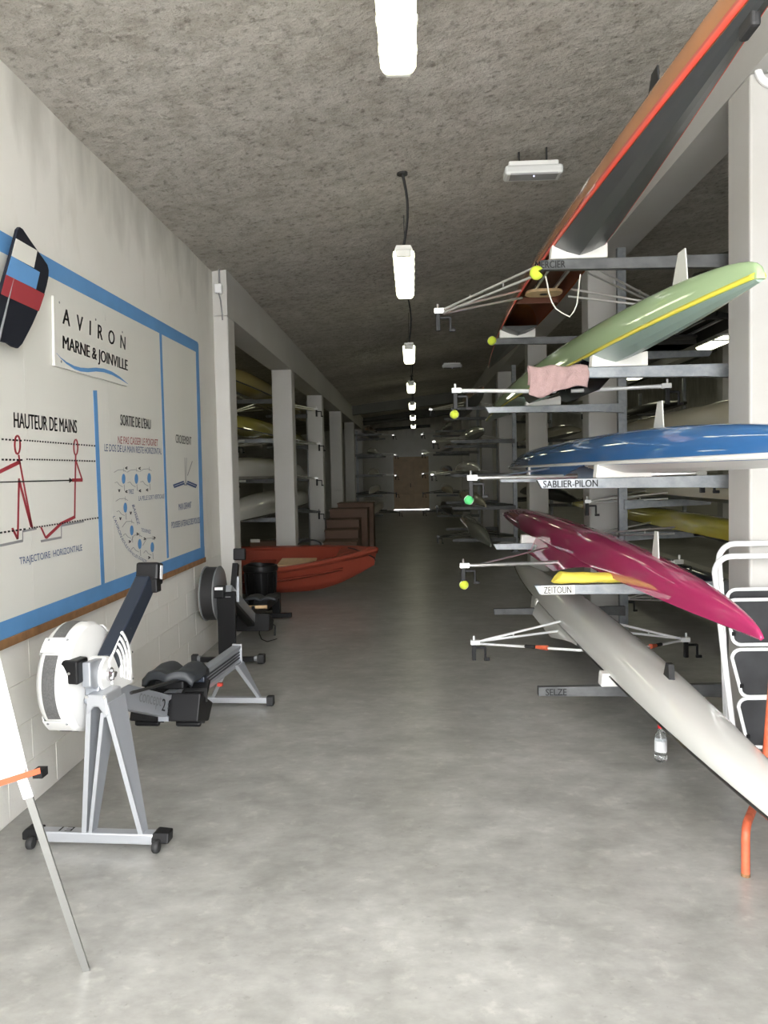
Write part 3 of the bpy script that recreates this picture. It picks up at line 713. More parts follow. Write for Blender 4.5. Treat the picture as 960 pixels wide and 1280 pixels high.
RT = Matrix.Rotation(math.atan(0.45), 3, 'Y')
nb = MB().box((-0.193, 7.42-pink.location.y, -0.075), (0.003, 0.15, 0.075), RT).build('number_plate', 'label_paper', pink)
for k in range(4): MB().box((-0.196, 7.37-pink.location.y+k*0.034, -0.0755), (0.002, 0.02, 0.04), RT).build('digit', 'grey_print', nb)
MB().box((0.0, 2.42-wooden.location.y, -0.03), (0.03, 0.10, 0.05)).build('fitting', 'black_rubber', wooden, bevel=0.01)

# ------------------------------------------------------------------ racks
def rack(label, px, y, z0, z1, arms, group, post=True):
    """arms: (z, x_tip, saddle_x or None, material, text or None)"""
    t = thing('boat_rack', label, 'boat rack', (px, y, z0), 0, group)
    MB().bb(px-0.04, px+0.04, y, y+0.06, z0, z1).build('post', 'galvanised_steel', t, world=True, bevel=0.004)
    MB().bb(px-0.09, px+0.09, y-0.01, y+0.09, z0, z0+0.012).build('foot_plate', 'galvanised_steel', t, world=True)
    for (z, xt, sx, am, txt) in arms:
        s = 1 if xt < px else -1
        ya, yb = y-0.045, y+0.004
        bev = 0.03 if am == 'galvanised_steel' else 0.0
        poly = [(xt, ya, z+0.028), (px, ya, z+0.034), (px, ya, z-0.055), (px-s*0.25, ya, z-0.040), (xt+s*bev, ya, z-0.026)]
        a = MB().prism(poly, (0, yb-ya, 0)).build('arm', am, t, world=True, bevel=0.003)
        lip = MB().prism([(xt+s*(bev+0.02), ya-0.003, z-0.012), (px-s*0.05, ya-0.003, z-0.016), (px-s*0.05, ya-0.003, z-0.034), (px-s*0.25, ya-0.003, z-0.03), (xt+s*(bev+0.02), ya-0.003, z-0.02)], (0, 0.004, 0)).build('flange', am, a, world=True)
        if txt:
            (word, x0, x1, h, plate) = txt
            if plate: MB().bb(x0-0.015, x1+0.02, ya-0.0042, ya-0.0005, z-h/2-0.006, z+h/2+0.006).build('name_plate', 'sign_white', a, world=True)
            text_quad(word, (x0, ya-0.0042, z-h/2), (x1, ya-0.0042, z-h/2), (x0, ya-0.0042, z+h/2), 'black_print', a, (0, -1, 0), bold=0.018, name='lettering')
        if sx is not None:
            w, hs, hm = 0.165, 0.085, 0.048
            zt = z+0.031
            MB().prism([(sx-w, y-0.06, zt), (sx+w, y-0.06, zt), (sx+w, y-0.06, zt+hs), (sx+0.05, y-0.06, zt+hm+0.012), (sx, y-0.06, zt+hm), (sx-0.05, y-0.06, zt+hm+0.012), (sx-w*0.55, y-0.06, zt+hs*0.9), (sx-w*0.95, y-0.06, zt+hs*0.95)], (0, 0.09, 0)).build('saddle_pad', 'foam_white', t, world=True, bevel=0.006)
    return t
def xat(px, py, y): return atY(px, py, y).x
ds, gs = 'dark_steel', 'galvanised_steel'
yl_ = D1-0.045
RG = 'upright racks on the right of the corridor'
rack('nearest right rack with boat owner names on its arms, behind the near column', 1.98, D1, 0, 3.66, [
    (LV[0], xat(676, 338, yl_), 1.0, ds, ('MERCIER', xat(669, 338, yl_), xat(706.5, 338, yl_), 0.042, False)),
    (LV[1], xat(664, 470, yl_), 1.23, gs, None),
    (LV[2], xat(671, 604, yl_), 1.25, gs, ('SABLIER-PILON', xat(679, 607, yl_), xat(747, 606, yl_), 0.042, False)),
    (LV[3], xat(668, 734, yl_), None, gs, ('ZEITOUN', xat(679.5, 735, yl_), xat(714, 735, yl_), 0.041, True)),
    (LV[4], xat(673, 863, yl_), 1.27, ds, ('SELZE', xat(682, 863, yl_), xat(708, 863, yl_), 0.04, False)),
    (0.96, 2.75, None, gs, None), (1.26, 2.8, None, gs, None), (1.80, 2.8, None, gs, None), (2.64, 2.8, None, gs, None)], RG)
rack('second right rack standing in front of the second column', 1.98, D2, 0, 3.66, [
    (LV[0], xat(613, 426, D2), 1.0, ds, None), (LV[1], xat(606, 511, D2), 1.23, gs, None), (LV[2], xat(622, 597, D2), 1.25, gs, None),
    (LV[3], xat(616, 680, D2), 1.17, gs, None), (LV[4], xat(617, 762, D2), 1.30, ds, None),
    (0.96, 2.75, None, gs, None), (1.26, 2.8, None, gs, None), (1.80, 2.8, None, gs, None), (2.64, 2.8, None, gs, None)], RG)
G2 = 'boats on the outer side of the near right racks'
shell('black boat on the far side of the near racks, below the green one', 2.42, 3.6, 11.6, 2.74, B=0.25, H=0.26, hull='hull_black', deck='hull_black', rig=7.0, cock=(6.0, 8.0), seat='black_rubber', group=G2, detail=True)
shell('upper cream boat on the far side of the near racks, above the blue boat', 2.5, 3.9, 12.2, 1.88, B=0.16, H=0.24, hull='hull_cream', deck='deck_grey', rig=7.2, cock=(6.2, 8.2), group=G2, detail=True)
shell('lower cream boat beyond the near racks, behind the blue boat arm', 2.5, 4.0, 12.3, 1.34, B=0.16, H=0.2, hull='hull_cream', deck='deck_dark', rig=7.9, group=G2, detail=True)
shell('yellow boat on the far side of the near racks, above the pink boat', 2.45, 4.2, 12.4, 1.04, B=0.15, H=0.15, hull='hull_yellow', deck='deck_dark', rig=7.6, cock=(6.6, 8.6), group=G2, detail=True)
shell('dark hull lying lowest in the right bay', 3.0, 5.5, 13.5, 0.30, B=0.17, H=0.2, hull='hull_navy', deck='deck_dark', rig=8.4, group=G2, detail=False)
for y in (7.0, 11.5): tag(MB().bar((2.75, y, 0.2), (3.25, y, 0.2), 0.06, 0.1).bar((2.85, y, 0), (2.85, y, 0.2), 0.05, 0.05, up=(0, 1, 0)).bar((3.15, y, 0), (3.15, y, 0.2), 0.05, 0.05, up=(0, 1, 0)).build('boat_trestle', 'dark_steel'), ('nearer' if y < 8 else 'farther')+' low trestle under the dark hull in the right bay', 'trestle')

# ------------------------------------------------------------------ second and third rows along the right of the corridor
def row(posts, px, tip, sx, boats, labels, group, rgroup, rlabels, lv=LV, detail=False):
    for y, lab in zip(posts, rlabels):
        rack(lab, px, y, 0, 3.1 if px < 0 else 3.62, [(z, tip, None, gs if (i % 2 and y < 14) else ds, None) for i, z in enumerate(lv)], rgroup)
    for (z, hull, deck, y0, y1, B, H, rig, stripe, dx), lab in zip(boats, labels):
        shell(lab, sx+dx, y0, y1, z, B=B, H=H, hull=hull, deck=deck, stripe=stripe, rig=rig, group=group, detail=detail, tips=((0.05, 0.015), (0.03, 0.01)), rigm='alu_tube' if z > 1 else 'dark_steel', half=(0.78, 0.78))
row((15.6, 18.6), 1.98, 0.75, 1.2, [
    (LV[0]+0.09, 'hull_brown', 'deck_dark', 12.9, 21.0, 0.16, 0.22, 15.9, None, -0.05), (LV[1]+0.09, 'hull_grey', 'deck_dark', 13.4, 21.2, 0.15, 0.2, 15.9, None, 0.0),
    (LV[2]+0.09, 'hull_white', 'deck_grey', 14.6, 22.3, 0.16, 0.22, 17.7, None, 0.0), (LV[3]+0.09, 'hull_cream', 'deck_grey', 13.9, 21.8, 0.14, 0.2, 16.0, 'stripe_black', 0.05), (LV[4]+0.09, 'hull_grey', 'deck_grey', 13.2, 21.4, 0.17, 0.22, 16.2, None, 0.06)],
    ['brown boat highest in the second row on the right', 'dark grey boat second highest in the second row on the right', 'white round-ended boat in the middle of the second row on the right',
     'cream boat low in the second row on the right', 'grey green boat lowest in the second row on the right'], 'boats in the second row on the right', RG,
    ['third right rack down the corridor', 'fourth right rack down the corridor'], detail=True)
row((24.2, 27.4), 1.98, 0.7, 1.1, [
    (LV[0]+0.09, 'hull_grey', 'deck_dark', 22.6, 30.5, 0.16, 0.2, 26.3, None, 0.0), (LV[1]+0.09, 'hull_brown', 'deck_dark', 22.4, 30.6, 0.16, 0.2, 26.2, None, 0.0),
    (LV[2]+0.09, 'hull_navy', 'deck_dark', 22.8, 30.9, 0.15, 0.2, 26.4, None, 0.0), (LV[3]+0.09, 'hull_cream', 'deck_grey', 22.7, 30.4, 0.16, 0.2, 26.3, None, 0.0), (LV[4]+0.09, 'hull_black', 'deck_dark', 22.9, 30.7, 0.16, 0.2, 26.5, None, 0.0)],
    ['grey boat highest in the farthest row on the right', 'brown boat second highest in the farthest row on the right', 'navy boat in the middle of the farthest row on the right',
     'cream boat low in the farthest row on the right', 'black boat lowest in the farthest row on the right'], 'boats in the farthest row on the right', RG,
    ['fifth right rack down the corridor', 'sixth right rack down the corridor, near the wooden door'])
# left bay, behind the left columns
row((13.0, 16.4), -2.12, -2.98, -2.5, [
    (LV[0]+0.08, 'hull_ochre', 'hull_ochre', 9.4, 19.4, 0.28, 0.32, 15.0, 'stripe_black', -0.06), (LV[1]+0.08, 'hull_yellow', 'hull_yellow', 9.6, 19.7, 0.26, 0.28, 15.3, 'stripe_black', -0.06),
    (LV[2]+0.08, 'hull_white', 'deck_white', 9.2, 19.0, 0.27, 0.30, 14.8, None, -0.06), (LV[3]+0.08, 'hull_white', 'deck_white', 9.9, 19.9, 0.28, 0.36, 15.0, 'stripe_black', -0.06)],
    ['ochre yellow boat at the top of the left bay rack', 'bright yellow boat second from top in the left bay', 'upper white boat in the left bay between the columns', 'lower white boat in the left bay between the columns'],
    'boats in the left bay', 'upright racks in the left bay', ['left bay rack seen between the first and second columns', 'left bay rack seen just behind the second column'], detail=True)
for i, z in enumerate(LV[1:3]):
    tag(MB().bb(-2.86, -2.72, 12.948, 12.9545, z-0.014, z+0.018).build('name_tag', 'sign_white'), ['white name tag on the left bay arm under the yellow boat', 'white name tag on the left bay arm under the upper white boat'][i], 'tag')
row((25.2, 28.6), -1.98, -0.95, -1.35, [
    (LV[0]+0.09, 'hull_brown', 'deck_dark', 24.2, 32.2, 0.2, 0.24, 26.4, None, -0.05), (LV[1]+0.09, 'hull_white', 'deck_dark', 24.5, 32.5, 0.16, 0.2, 26.6, None, 0.0),
    (LV[2]+0.05, 'hull_white', 'deck_grey', 24.4, 32.3, 0.14, 0.2, 26.6, None, 0.0), (LV[3]+0.09, 'hull_white', 'deck_grey', 24.6, 32.6, 0.14, 0.2, 26.8, None, 0.0), (LV[4]+0.09, 'hull_white', 'deck_grey', 24.3, 32.4, 0.16, 0.2, 26.5, None, 0.1)],
    ['brown boat highest on the far left racks', 'white boat second highest on the far left racks', 'white boat in the middle of the far left racks', 'white boat second lowest on the far left racks', 'white boat lowest on the far left racks, by the brown boxes'],
    'boats on the far left racks', 'upright racks at the far left', ['far left rack just beyond the brown boxes', 'far left rack nearest the wooden door'])
# right bay, back racks against the outer columns
row((9.8, 13.4), 6.3, 5.2, 5.7, [
    (LV[1]+0.09, 'hull_navy', 'deck_dark', 7.5, 16.5, 0.2, 0.24, 12, None, 0.0), (LV[2]+0.09, 'hull_cream', 'deck_dark', 7.8, 16.2, 0.18, 0.24, 12.0, None, 0.0), (LV[3]+0.09, 'hull_white', 'deck_dark', 8.0, 16.0, 0.18, 0.24, 12.0, None, 0.0)],
    ['navy boat highest on the outer rack of the right bay', 'cream boat on the outer rack of the right bay', 'white boat lowest on the outer rack of the right bay'], 'boats on the nearer outer rack of the right bay', 'outer racks of the right bay', ['first outer rack of the right bay', 'second outer rack of the right bay'])
row((18.8, 22.4), 6.3, 5.2, 5.7, [
    (LV[0]+0.09, 'hull_black', 'deck_dark', 16.9, 25.2, 0.2, 0.24, 21, None, 0.0), (LV[1]+0.09, 'hull_white', 'deck_dark', 17.0, 25.2, 0.18, 0.24, 21.0, None, 0.0), (LV[2]+0.09, 'hull_grey', 'deck_dark', 17.2, 25.2, 0.18, 0.24, 21.0, None, 0.0), (LV[3]+0.09, 'hull_brown', 'deck_dark', 17.1, 25.2, 0.18, 0.24, 21.0, None, 0.0)],
    ['black boat highest on the far outer rack of the right bay', 'white boat on the far outer rack of the right bay', 'grey boat on the far outer rack of the right bay', 'brown boat lowest on the far outer rack of the right bay'], 'boats on the far outer rack of the right bay', 'outer racks of the right bay', ['third outer rack of the right bay', 'fourth outer rack of the right bay'])
row((16.2, 20.4), 3.5, 2.5, 3.0, [
    (LV[0]+0.09, 'hull_grey', 'deck_dark', 14.2, 22.4, 0.2, 0.24, 18, None, 0.0), (LV[1]+0.09, 'hull_cream', 'deck_dark', 14.4, 22.4, 0.18, 0.24, 18.0, None, 0.0), (LV[2]+0.09, 'hull_white', 'deck_dark', 14.2, 22.6, 0.18, 0.24, 18.0, None, 0.0), (LV[3]+0.09, 'hull_black', 'deck_dark', 14.6, 22.6, 0.18, 0.24, 18.0, None, 0.0)],
    ['grey boat highest on the middle rack of the right bay', 'cream boat on the middle rack of the right bay', 'white boat on the middle rack of the right bay', 'black boat lowest on the middle rack of the right bay'], 'boats on the middle rack of the right bay', 'middle racks of the right bay', ['nearer middle rack of the right bay', 'farther middle rack of the right bay'])

# ------------------------------------------------------------------ tennis balls stuck on arm ends and oarlocks
def tennis(px, py, y, label, m='tennis_yellow', r=0.033, slit=False):
    p = atY(px, py, y)
    t = thing('tennis_ball', label, 'tennis ball', p, 0, 'tennis balls on rack and rigger ends')
    mb = MB(); n = 18
    if slit:
        # cut ball: a wedge is missing where it grips the arm
        prof = [(r*math.sin(math.pi*k/10), -r*math.cos(math.pi*k/10)) for k in range(11)]
        mb.lathe(prof, (0, 0, 0), 'y', n, 0.55, 2*math.pi-0.55)
        for a in (0.55, 2*math.pi-0.55):
            o = len(mb.v); mb.v += [Vector((rr*math.cos(a), h, rr*math.sin(a))) for rr, h in prof]; mb.f.append(tuple(range(o, o+11)))
    else: mb.sphere((0, 0, 0), r, 16)
    b = mb.build('ball', m, t, smooth=True)
    pts = [(r*1.004*math.cos(a)*math.cos(0.45*math.sin(2*a)), r*1.004*math.sin(0.45*math.sin(2*a)), r*1.004*math.sin(a)*math.cos(0.45*math.sin(2*a))) for a in [2*math.pi*k/24 for k in range(25)]]
    if not slit: MB().tube(pts, 0.0014, 4, caps=False).build('seam', 'sign_white', t)
    return t
tennis(671, 341, D1-0.03, 'tennis ball cut open on the tip of the near arm under the wooden boat', slit=True, r=0.042)
tennis(615, 426, D2-0.03, 'tennis ball on the end of the arm below the far end of the wooden boat', r=0.042)
tennis(568, 518, 6.05, 'tennis ball hanging on the left oarlock of the green boat', r=0.034)
tennis(586, 625, 5.7, 'green and yellow tennis ball on the left oarlock of the blue boat', 'tennis_green', r=0.034)
tennis(580, 731, 6.1, 'tennis ball on the left oarlock of the pink boat', r=0.036)

# pale cord looped under the top arm
pts = [atY(x, y, D1-0.07+dy) for x, y, dy in ((682, 345, 0), (683.5, 352, 0), (686, 366, 0), (690, 378, 0.01), (695, 386, 0.01), (703, 391.5, 0.01), (712, 396, 0.01), (717, 390, 0.02), (721, 381, 0.02), (723, 366, 0.03), (724.5, 350, 0.03), (725.5, 343, 0.03))]
cd = MB().tube(pts, 0.004, 6).build('cord', 'cord_white', smooth=True); tag(cd, 'pale cord looped under the top arm of the near right rack', 'cord')
# pink towel over the end of the green boat's arm
tw = MB(); rows_ = []
nU, nV = 40, 26
for j in range(nV+1):
    v = j/nV; row_ = []
    for i in range(nU+1):
        u = i/nU
        x = xat(661, 478, yl_)+(xat(734, 478, yl_)-xat(661, 478, yl_))*u
        fold = 0.010*math.sin(u*9+v*3)+0.007*math.sin(u*23+v*8+1)+0.006*math.sin(v*17+u*5)
        front = 0.165-0.05*u**1.5+0.015*math.sin(u*7)
        s_ = v*(0.10+0.05+front)                    # length along the cloth: back fall, top, front fall
        zt = LV[1]+0.036
        if s_ < 0.10: yy, zz = D1+0.012, zt-0.10+s_
        elif s_ < 0.15: yy, zz = D1+0.012-(s_-0.10)*1.55, zt+0.008*math.sin((s_-0.10)/0.05*math.pi)
        else: yy, zz = D1-0.0665-abs(fold)*min(1, (s_-0.15)/0.04), zt-(s_-0.15)
        row_.append((x+0.004*math.sin(v*11), yy, zz+0.006*math.sin(u*14+2)))
    rows_.append(row_)
tag(tw.grid(rows_).build('towel', 'towel_pink', smooth=True, solid=0.006), 'crumpled pink towel draped over the arm under the green boat', 'towel')
# yellow padded roll under the pink boat
rows_ = []
for i in range(25):
    u = i/24; x = xat(690, 722, yl_)+(xat(792, 724, yl_)-xat(690, 724, yl_))*u
    e = min(1.0, (u/0.09+0.25), ((1-u)/0.15+0.3)); hh = (0.036-0.010*u)*e; ww = 0.075*e
    rows_.append([(x+0.02*abs(math.sin(a))*(1-u), D1-0.02+ww*math.cos(a)+0.006*math.sin(u*9+a*2), LV[3]+0.034+hh+0.002+hh*math.sin(a)*(1+0.06*math.sin(u*21))) for a in [2*math.pi*k/16 for k in range(17)]])
mb = MB().grid(rows_)
for r in (rows_[0], rows_[-1]):
    o = len(mb.v); mb.v += [Vector(q) for q in r[:-1]]; mb.f.append(tuple(range(o, o+16)))
tag(mb.build('padding_roll', 'cloth_yellow', smooth=True, weld=True), 'bright yellow soft pad between an arm and the pink boat', 'pad')
# white race number on the pink boat
# ================================================================== rowing machines
def erg_root(name, label, px, py, px2, py2):
    a, b = atZ(px, py), atZ(px2, py2); rz = -math.atan2(b.x-a.x, b.y-a.y)
    return thing(name, label, 'rowing machine', a, rz, 'rowing machines along the left wall')
def caster(t, x, y):
    c = MB().prism([(x-0.038, y-0.03, 0.032), (x+0.038, y-0.03, 0.032), (x+0.038, y-0.02, 0.075), (x-0.025, y-0.02, 0.08), (x-0.038, y-0.03, 0.065)], (0, 0.06, 0)).build('foot_cap', 'black_plastic', t, bevel=0.006)
    MB().lathe([(0, -0.014), (0.022, -0.014), (0.027, -0.008), (0.027, 0.008), (0.022, 0.014), (0, 0.014)], (x+0.01*(1 if x < 0 else -1), y-0.042, 0.028), 'x', 16).build('wheel', 'black_rubber', c, smooth=True)
    return c

e1 = erg_root('rowing_machine', 'light grey rowing machine with white flywheel cage in front of the board', 120, 1058, 297, 880)
MB().bb(-0.25, 0.27, -0.028, 0.028, 0.025, 0.072).build('front_foot', 'erg_silver', e1, bevel=0.006)
caster(e1, -0.285, 0.0); caster(e1, 0.30, 0.0)
# front leg, an A of folded sheet; each limb has a bright front flange and a web running back
def limb(name, top, bot, w, depth):
    (x0, z0), (x1, z1) = top, bot
    fl = MB().prism([(x0-w/2, -0.03, z0), (x0+w/2, -0.03, z0), (x1+w/2, -0.025, z1), (x1-w/2, -0.025, z1)], (0, 0.012, 0)).build(name, 'erg_silver', e1)
    MB().prism([(x0+w/2-0.006, -0.02, z0), (x0+w/2-0.006, depth, z0), (x1+w/2-0.006, 0.03, z1), (x1+w/2-0.006, -0.02, z1)], (0.006, 0, 0)).build('web', 'erg_grey', fl)
    return fl
limb('front_leg', (0.008, 0.63), (-0.04, 0.07), 0.022, 0.10)
limb('front_leg', (0.068, 0.60), (-0.012, 0.07), 0.016, 0.10)
limb('front_leg', (0.083, 0.64), (0.215, 0.07), 0.022, 0.14)
MB().prism([(-0.003, -0.034, 0.585), (0.01, -0.034, 0.60), (0.03, -0.034, 0.625), (0.05, -0.034, 0.625), (0.068, -0.034, 0.60), (0.075, -0.034, 0.575), (0.094, -0.034, 0.59), (0.09, -0.034, 0.68), (-0.001, -0.034, 0.68)], (0, 0.15, 0)).build('leg_head', 'erg_silver', e1, bevel=0.01)
for s in (0.005, 0.085): MB().lathe([(0, -0.008), (0.008, -0.008), (0.008, 0)], (s, -0.036, 0.672), 'y', 8).build('bolt', 'chrome', e1)
# flywheel cage
FC, R = Vector((-0.115, 0.13, 0.72)), 0.242
prof = [(0.02, -0.085), (R-0.06, -0.085), (R-0.02, -0.075), (R, -0.052), (R, 0.045), (R-0.015, 0.066), (R-0.05, 0.073), (R-0.075, 0.078), (0.12, 0.082), (0.06, 0.084)]
cage = MB().lathe(prof, FC, 'x', 48).build('flywheel_cage', 'erg_white', e1, smooth=True)
for k in range(4):
    a0 = math.pi-0.60 + k*math.pi/2
    L_ = 1.20
    MB().lathe([(R+0.0015, -0.040), (R+0.0015, 0.018)], FC, 'x', 14, a0, a0+L_).build('vent_screen', 'vent_grey', cage)
    MB().lathe([(R-0.02, -0.078), (R+0.007, -0.062), (R+0.007, 0.05), (R-0.01, 0.069)], FC, 'x', 6, a0+L_+0.04, a0+math.pi/2-0.04).build('strap', 'erg_white', cage, solid=0.006)
    for h_ in (-0.045, 0.04):
        am = a0+L_+0.085; MB().sphere(FC+Vector((h_, (R+0.009)*math.cos(am), (R+0.009)*math.sin(am))), 0.006, 8).build('screw', 'ring_grey', cage)
# gear cover, hub and end cap
gz = 0.735
MB().lathe([(0, -0.06), (0.08, -0.06), (0.08, 0.085), (0.074, 0.10), (0.0, 0.102)], (-0.06, 0.10, gz), 'x', 32).build('gear_cover', 'erg_white', e1, smooth=True)
hub = MB().lathe([(0, 0), (0.03, 0), (0.03, 0.012), (0.014, 0.02), (0.014, 0.03), (0, 0.03)], (0.042, 0.10, gz), 'x', 16).build('hub', 'chrome', e1, smooth=True)
for k in range(3): MB().lathe([(0, 0), (0.007, 0), (0.007, 0.018), (0, 0.018)], (0.05, 0.10+0.02*math.cos(k*2.1), gz+0.02*math.sin(k*2.1)), 'x', 8).build('bolt', 'chrome', hub)
MB().prism([(-0.012, -0.045, gz-0.02), (-0.012, 0.10, gz-0.07), (-0.012, 0.10, gz+0.075), (-0.012, -0.045, gz+0.085)], (0.04, 0, 0)).build('chain_case', 'erg_grey', e1, bevel=0.006)
MB().prism([(-0.085, -0.09, gz+0.005), (-0.005, -0.09, gz), (-0.005, -0.09, gz+0.10), (-0.07, -0.09, gz+0.105), (-0.085, -0.09, gz+0.08)], (0, 0.10, 0)).build('end_cap', 'black_plastic', e1, bevel=0.008)
MB().lathe([(0, -0.003), (0.006, -0.003), (0.006, 0)], (-0.042, -0.09, gz+0.05), 'y', 8).build('bolt', 'chrome', e1)
# side shield with curved ribs
sh = MB().prism([(0.035, 0.13, 0.64), (0.035, 0.33, 0.635), (0.035, 0.345, 0.66), (0.035, 0.325, 0.905), (0.035, 0.29, 0.925), (0.035, 0.10, 0.79)], (0.012, 0, 0)).build('side_shield', 'erg_white', e1, bevel=0.006)
for rr in (0.115, 0.145, 0.175, 0.205):
    pts = [(0.05, 0.10+rr*math.cos(a), gz+rr*math.sin(a)) for a in [-0.38+1.28*k/10 for k in range(11)]]
    MB().tube(pts, 0.0075, 6).build('rib', 'erg_white', sh, smooth=True)
for (y, z) in ((0.33, 0.655), (0.335, 0.78), (0.325, 0.895)): MB().lathe([(0, 0.003), (0.005, 0.003), (0.005, 0)], (0.0485, y, z), 'x', 8).build('bolt', 'dark_steel', sh)
# sloping main beam with the maker's lettering
bp, bq = Vector((0.0, 0.02, 0.685)), Vector((0.0, 0.80, 0.385))
MB().bar(bp, bq, 0.062, 0.115).build('main_beam', 'erg_grey', e1, bevel=0.006)
mbm = [o for o in e1.children if o.name.startswith('main_beam')][0]
u = (bq-bp).normalized(); v = Vector((1, 0, 0)).cross(u)
c0 = bp+u*0.44+Vector((0.031, 0, 0))-v*0.032; c1 = bp+u*0.79+Vector((0.031, 0, 0))-v*0.032
text_quad('concept', c0, c0+(c1-c0)*0.82, c0+v*0.07, 'ring_grey', mbm, (1, 0, 0), bold=0.02, world=False)
text_quad('2', c0+(c1-c0)*0.86, c1, c0+(c1-c0)*0.86+v*0.062, 'black_print', mbm, (1, 0, 0), bold=0.02, world=False)
# monitor arm and monitor
ma = MB().bar((0.01, 0.16, 0.77), (0.02, 0.585, 1.075), 0.075, 0.10).build('monitor_arm', 'navy_plastic', e1, bevel=0.008)
for q in (0.25, 0.9): MB().lathe([(0, 0.003), (0.006, 0.003), (0.006, 0)], (0.052, 0.16+0.425*q, 0.77+0.305*q), 'x', 8).build('bolt', 'chrome', ma)
mon = MB().box((0.025, 0.63, 1.115), (0.118, 0.08, 0.11), Matrix.Rotation(-0.18, 3, 'X')).build('monitor', 'black_plastic', e1, bevel=0.012)
MB().box((0.085, 0.635, 1.12), (0.002, 0.03, 0.07), Matrix.Rotation(-0.18, 3, 'X')).build('sticker', 'label_paper', mon)
MB().box((0.025, 0.672, 1.118), (0.10, 0.004, 0.08), Matrix.Rotation(-0.18, 3, 'X')).build('screen', 'lamp_glass', mon)
MB().box((0.055, 0.60, 1.06), (0.06, 0.06, 0.07)).build('bracket', 'black_plastic', mon, bevel=0.006)
# footrests
for s in (-1, 1):
    ft = MB().box((s*0.115, 0.95, 0.36), (0.14, 0.03, 0.28), Matrix.Rotation(-0.75, 3, 'X')).build('footrest', 'black_plastic', e1, bevel=0.012)
    MB().tube([(s*0.115-0.075, 0.93, 0.37), (s*0.115-0.06, 0.985, 0.42), (s*0.115+0.06, 0.985, 0.42), (s*0.115+0.075, 0.93, 0.37)], 0.014, 6, flat=0.4).build('strap', 'black_rubber', ft, smooth=True)
    MB().prism([(s*0.115-0.07, 0.86, 0.275), (s*0.115+0.07, 0.86, 0.275), (s*0.115+0.07, 0.92, 0.255), (s*0.115-0.07, 0.92, 0.255)], (0, 0.03, 0.05)).build('heel_cup', 'black_rubber', ft)
MB().prism([(-0.19, 0.80, 0.30), (-0.19, 0.98, 0.25), (-0.19, 1.06, 0.33), (-0.19, 0.86, 0.44)], (0.38, 0, 0)).build('foot_board', 'black_plastic', e1, bevel=0.008)
MB().tube([(0.06, 0.28, 0.60), (0.055, 0.95, 0.49)], 0.008, 6).build('chain_rod', 'black_rubber', e1)
# monorail, seat, rear leg
rail = MB().prism([(-0.028, 0.80, 0.30), (0.028, 0.80, 0.30), (0.028, 0.80, 0.325), (0.018, 0.80, 0.33), (0.018, 0.80, 0.40), (0.03, 0.80, 0.41), (0.03, 0.80, 0.43), (-0.03, 0.80, 0.43), (-0.03, 0.80, 0.41), (-0.018, 0.80, 0.40), (-0.018, 0.80, 0.33), (-0.028, 0.80, 0.325)], (0, 1.37, -0.02)).build('monorail', 'erg_grey', e1)
MB().bb(-0.034, 0.034, 2.165, 2.185, 0.265, 0.42).build('rail_end', 'erg_silver', rail, bevel=0.004)
for z in (0.345, 0.365, 0.385): MB().bar((0.02, 0.82, z), (0.02, 2.16, z-0.02), 0.006, 0.008).build('rib', 'seat_black', rail)
rows_ = []
for j in range(15):
    v_ = j/14; rw = []
    for i in range(21):
        u_ = -1+2*i/20; a = math.pi
        wid = 0.148*(1-0.10*(2*v_-1)**2)
        yy = 0.99+0.26*(v_-0.42)-0.03*(1-abs(u_))**2*(1-v_)
        dip = -0.028*math.exp(-((abs(u_)-0.0)/0.25)**2)*(v_) + 0.012*math.sin(min(1, abs(u_)*1.2)*math.pi) - 0.03*max(0, abs(u_)-0.8)/0.2 - 0.012*math.exp(-((v_-0.45)/0.3)**2)
        edge = -0.03*max(0, abs(2*v_-1)-0.85)/0.15
        rw.append((u_*wid, yy, 0.525+dip+edge))
    rows_.append(rw)
seat = MB().grid(rows_).build('seat', 'seat_black', e1, smooth=True, solid=0.035)
MB().box((0, 1.0, 0.468), (0.16, 0.20, 0.045)).build('seat_carriage', 'black_plastic', e1, bevel=0.008)
MB().box((0.09, 1.02, 0.474), (0.15, 0.05, 0.03)).build('handle_hook', 'navy_plastic', e1, bevel=0.006)
for s in (-1, 1):
    lg = MB().prism([(s*0.012, 2.03, 0.30), (s*0.045, 2.03, 0.30), (s*0.175, 2.10, 0.06), (s*0.150, 2.10, 0.06)], (0, 0.014, 0)).build('rear_leg', 'erg_silver', e1)
    MB().prism([(s*0.043, 2.03, 0.30), (s*0.043, 2.16, 0.30), (s*0.173, 2.13, 0.06), (s*0.173, 2.10, 0.06)], (0.005, 0, 0)).build('web', 'erg_grey', lg)
MB().bb(-0.25, 0.225, 2.09, 2.14, 0.02, 0.06).build('rear_foot', 'erg_silver', e1, bevel=0.005)
for x in (-0.265, 0.245): MB().box((x, 2.115, 0.036), (0.05, 0.06, 0.065)).build('foot_cap', 'black_rubber', e1, bevel=0.008)
MB().box((0.05, 1.62, 0.28), (0.03, 0.03, 0.02)).build('red_tag', 'stripe_red', e1)
text_quad('E1', (-0.10, 0.02, 0.073), (-0.16, 0.02, 0.073), (-0.10, -0.02, 0.073), 'black_print', e1, (0, 0, 1), world=False)

